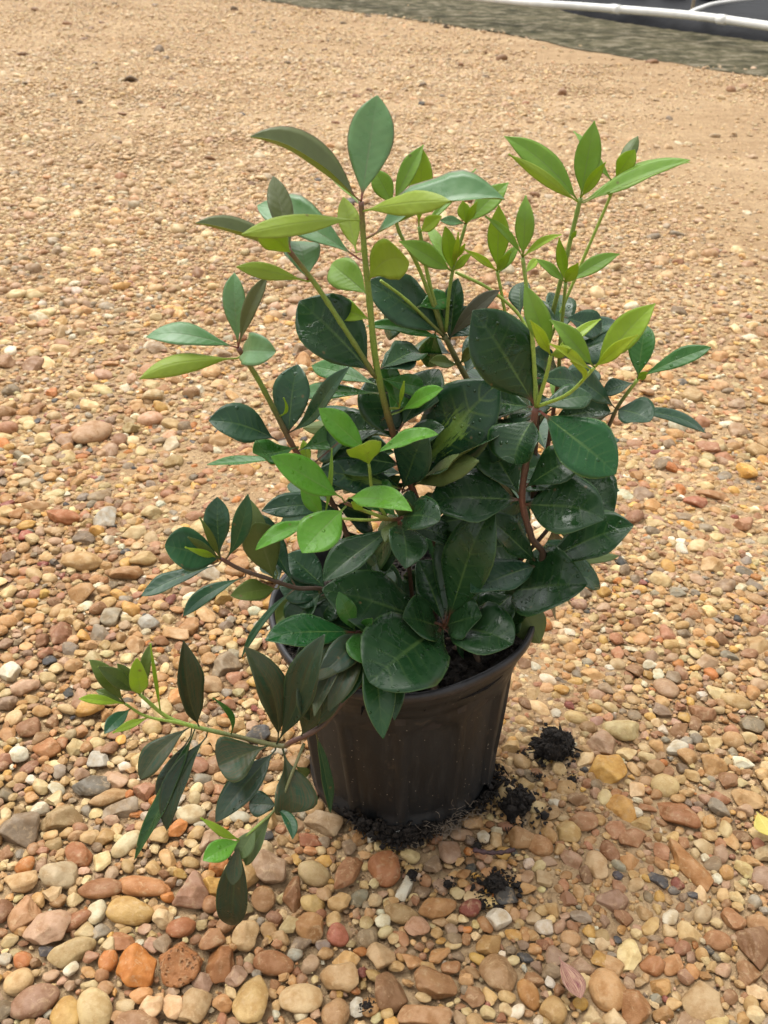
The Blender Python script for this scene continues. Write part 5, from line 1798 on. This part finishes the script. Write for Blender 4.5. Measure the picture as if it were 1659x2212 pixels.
inner(36, 690, 1230, 960, 1330, .03, .075, ['dark', 'dark', 'dark', 'blue', 'midd'], 500)
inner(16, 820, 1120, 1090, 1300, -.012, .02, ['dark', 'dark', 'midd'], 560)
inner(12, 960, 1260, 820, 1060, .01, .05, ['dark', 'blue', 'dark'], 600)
KS += ['g1', 'h', 'e']
inner(12, 840, 1130, 640, 850, .01, .05, ['blue', 'dark', 'mid', 'dark'], 680, 44, 66, 80, 125)
inner(6, 1120, 1300, 680, 820, .0, .03, ['blue', 'dark'], 720, 40, 60, 80, 115)
KS = KS[:-3]
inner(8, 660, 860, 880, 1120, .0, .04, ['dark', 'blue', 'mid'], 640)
for i, e in enumerate([
        ('SQ', 790, 1372, 640, 1420, 60, 'bronzed', -.035, dict(up=20, arch=.05)),
        ('SQ', 800, 1372, 700, 1450, 58, 'bronzed', -.058, dict(up=12, arch=.10)),
        ('SQ', 810, 1370, 740, 1505, 54, 'midd', -.062, dict(up=12, arch=.12)),
        ('S4', 700, 1282, 625, 1355, 56, 'dark', -.02, dict(up=20)),
        ('S4', 720, 1284, 690, 1345, 56, 'dark', -.02, dict(up=20)),
        ('SP', 955, 1352, 880, 1330, 80, 'dark', -.03, dict(up=24)),
        ('SP', 962, 1352, 1040, 1330, 80, 'dark', -.02, dict(up=20)),
        ('SR', 1120, 1270, 1040, 1345, 76, 'dark', -.02, dict(up=18)),
        ('SR', 1110, 1280, 1090, 1365, 70, 'dark', -.01, dict(up=18)),
        ('SL', 690, 1570, 650, 1480, 52, 'bronzed', -.01, dict(up=10, floor=False)),
        ('SL', 650, 1597, 690, 1500, 46, 'bronze', -.01, dict(up=16, floor=False))]):
    add_leaf(700 + i, *e)

# ------------------------------------------------------------------ fallen leaves, twig, scraps
M_RED = leaf_mat('leaf_fallen_red', (0.13, 0.025, 0.030), (0.20, 0.060, 0.055), (0.33, 0.14, 0.12), (0.3, 0.18, 0.12), (0.35, 0.5), .1, streak=(0.40, 0.24, 0.15))
M_YEL = leaf_mat('leaf_fallen_yellow', (0.48, 0.40, 0.07), (0.56, 0.47, 0.12), (0.7, 0.62, 0.2), (0.65, 0.5, 0.1), (0.35, 0.5), .2)
M_DRY = leaf_mat('leaf_fallen_dry', (0.115, 0.070, 0.040), (0.16, 0.10, 0.055), (0.2, 0.14, 0.08), (0.12, 0.07, 0.04), (0.5, 0.7), .1)


def litter(name, x0, y0, x1, y1, w, mat, lab, cat, arch=.08, fold=14, shape='oval', lift=.0045):
    p0, p1 = ground(x0, y0, .008), ground(x1, y1, .008)
    z = max(top_at(*p0.lerp(p1, f).to_2d(), .008) for f in (.15, .4, .65, .9))
    p0.z, p1.z = z + lift, z + lift * .8
    me = blade(p0, p1, w / F * (p0 - CAM).dot(CF), None, up=32, arch=arch, fold=fold, shape=shape, seed=int(x0))
    return tag(put(name, me, [mat, mat], None, p0), lab, cat)


litter('fallen_leaf', 1206, 2074, 1253, 2164, 44, M_RED, 'fallen red and pink leaf lying on the gravel', 'leaf')
litter('fallen_leaf', 1632, 1760, 1664, 1812, 44, M_YEL, 'fallen bright yellow leaf on the gravel', 'leaf', .03, 5, 'round')
litter('dry_leaf', 902, 1758, 946, 1755, 15, M_DRY, 'upper of two dry brown leaf scraps at the pot foot', 'leaf', .05, 5)
litter('dry_leaf', 876, 1779, 915, 1768, 17, M_DRY, 'lower of two dry brown leaf scraps at the pot foot', 'leaf', .05, 5)
tw = [ground(x, y, .012) for x, y in [(1022, 1832), (1052, 1838), (1084, 1838), (1112, 1832)]]
for q in tw:
    q.z = max(.010, top_at(q.x, q.y) + .002)
line = catmull(tw, 5)
Vt, Ft = tube(line, [.0019 + .0006 * math.sin(i * 2.1) for i in range(len(line))], 8)
tag(put('twig', mesh('twig', Vt, Ft), simple('purple_twig_bark', (0.055, 0.026, 0.026), .6, 300, .4, .5), None, tw[0]), 'short purple brown twig on the gravel in front of the pot', 'twig')
tw = [ground(x, y, .014) for x, y in [(583, 1430), (600, 1462), (604, 1500), (612, 1525)]]
for q in tw:
    q.z = max(.010, top_at(q.x, q.y) + .001)
line = catmull(tw, 6)
Vt, Ft = tube(line, [.0007] * len(line), 6)
tag(put('dry_stalk', mesh('dry_stalk', Vt, Ft), simple('dry_straw', (0.36, 0.25, 0.15), .7, 300), None, tw[0]), 'thin dry straw coloured stalk on the gravel behind the drooping branch', 'stalk')
print('rim', proj((0, 0, HP)), 'soil', proj((0, 0, .16)), 'cam', tuple(CAM))
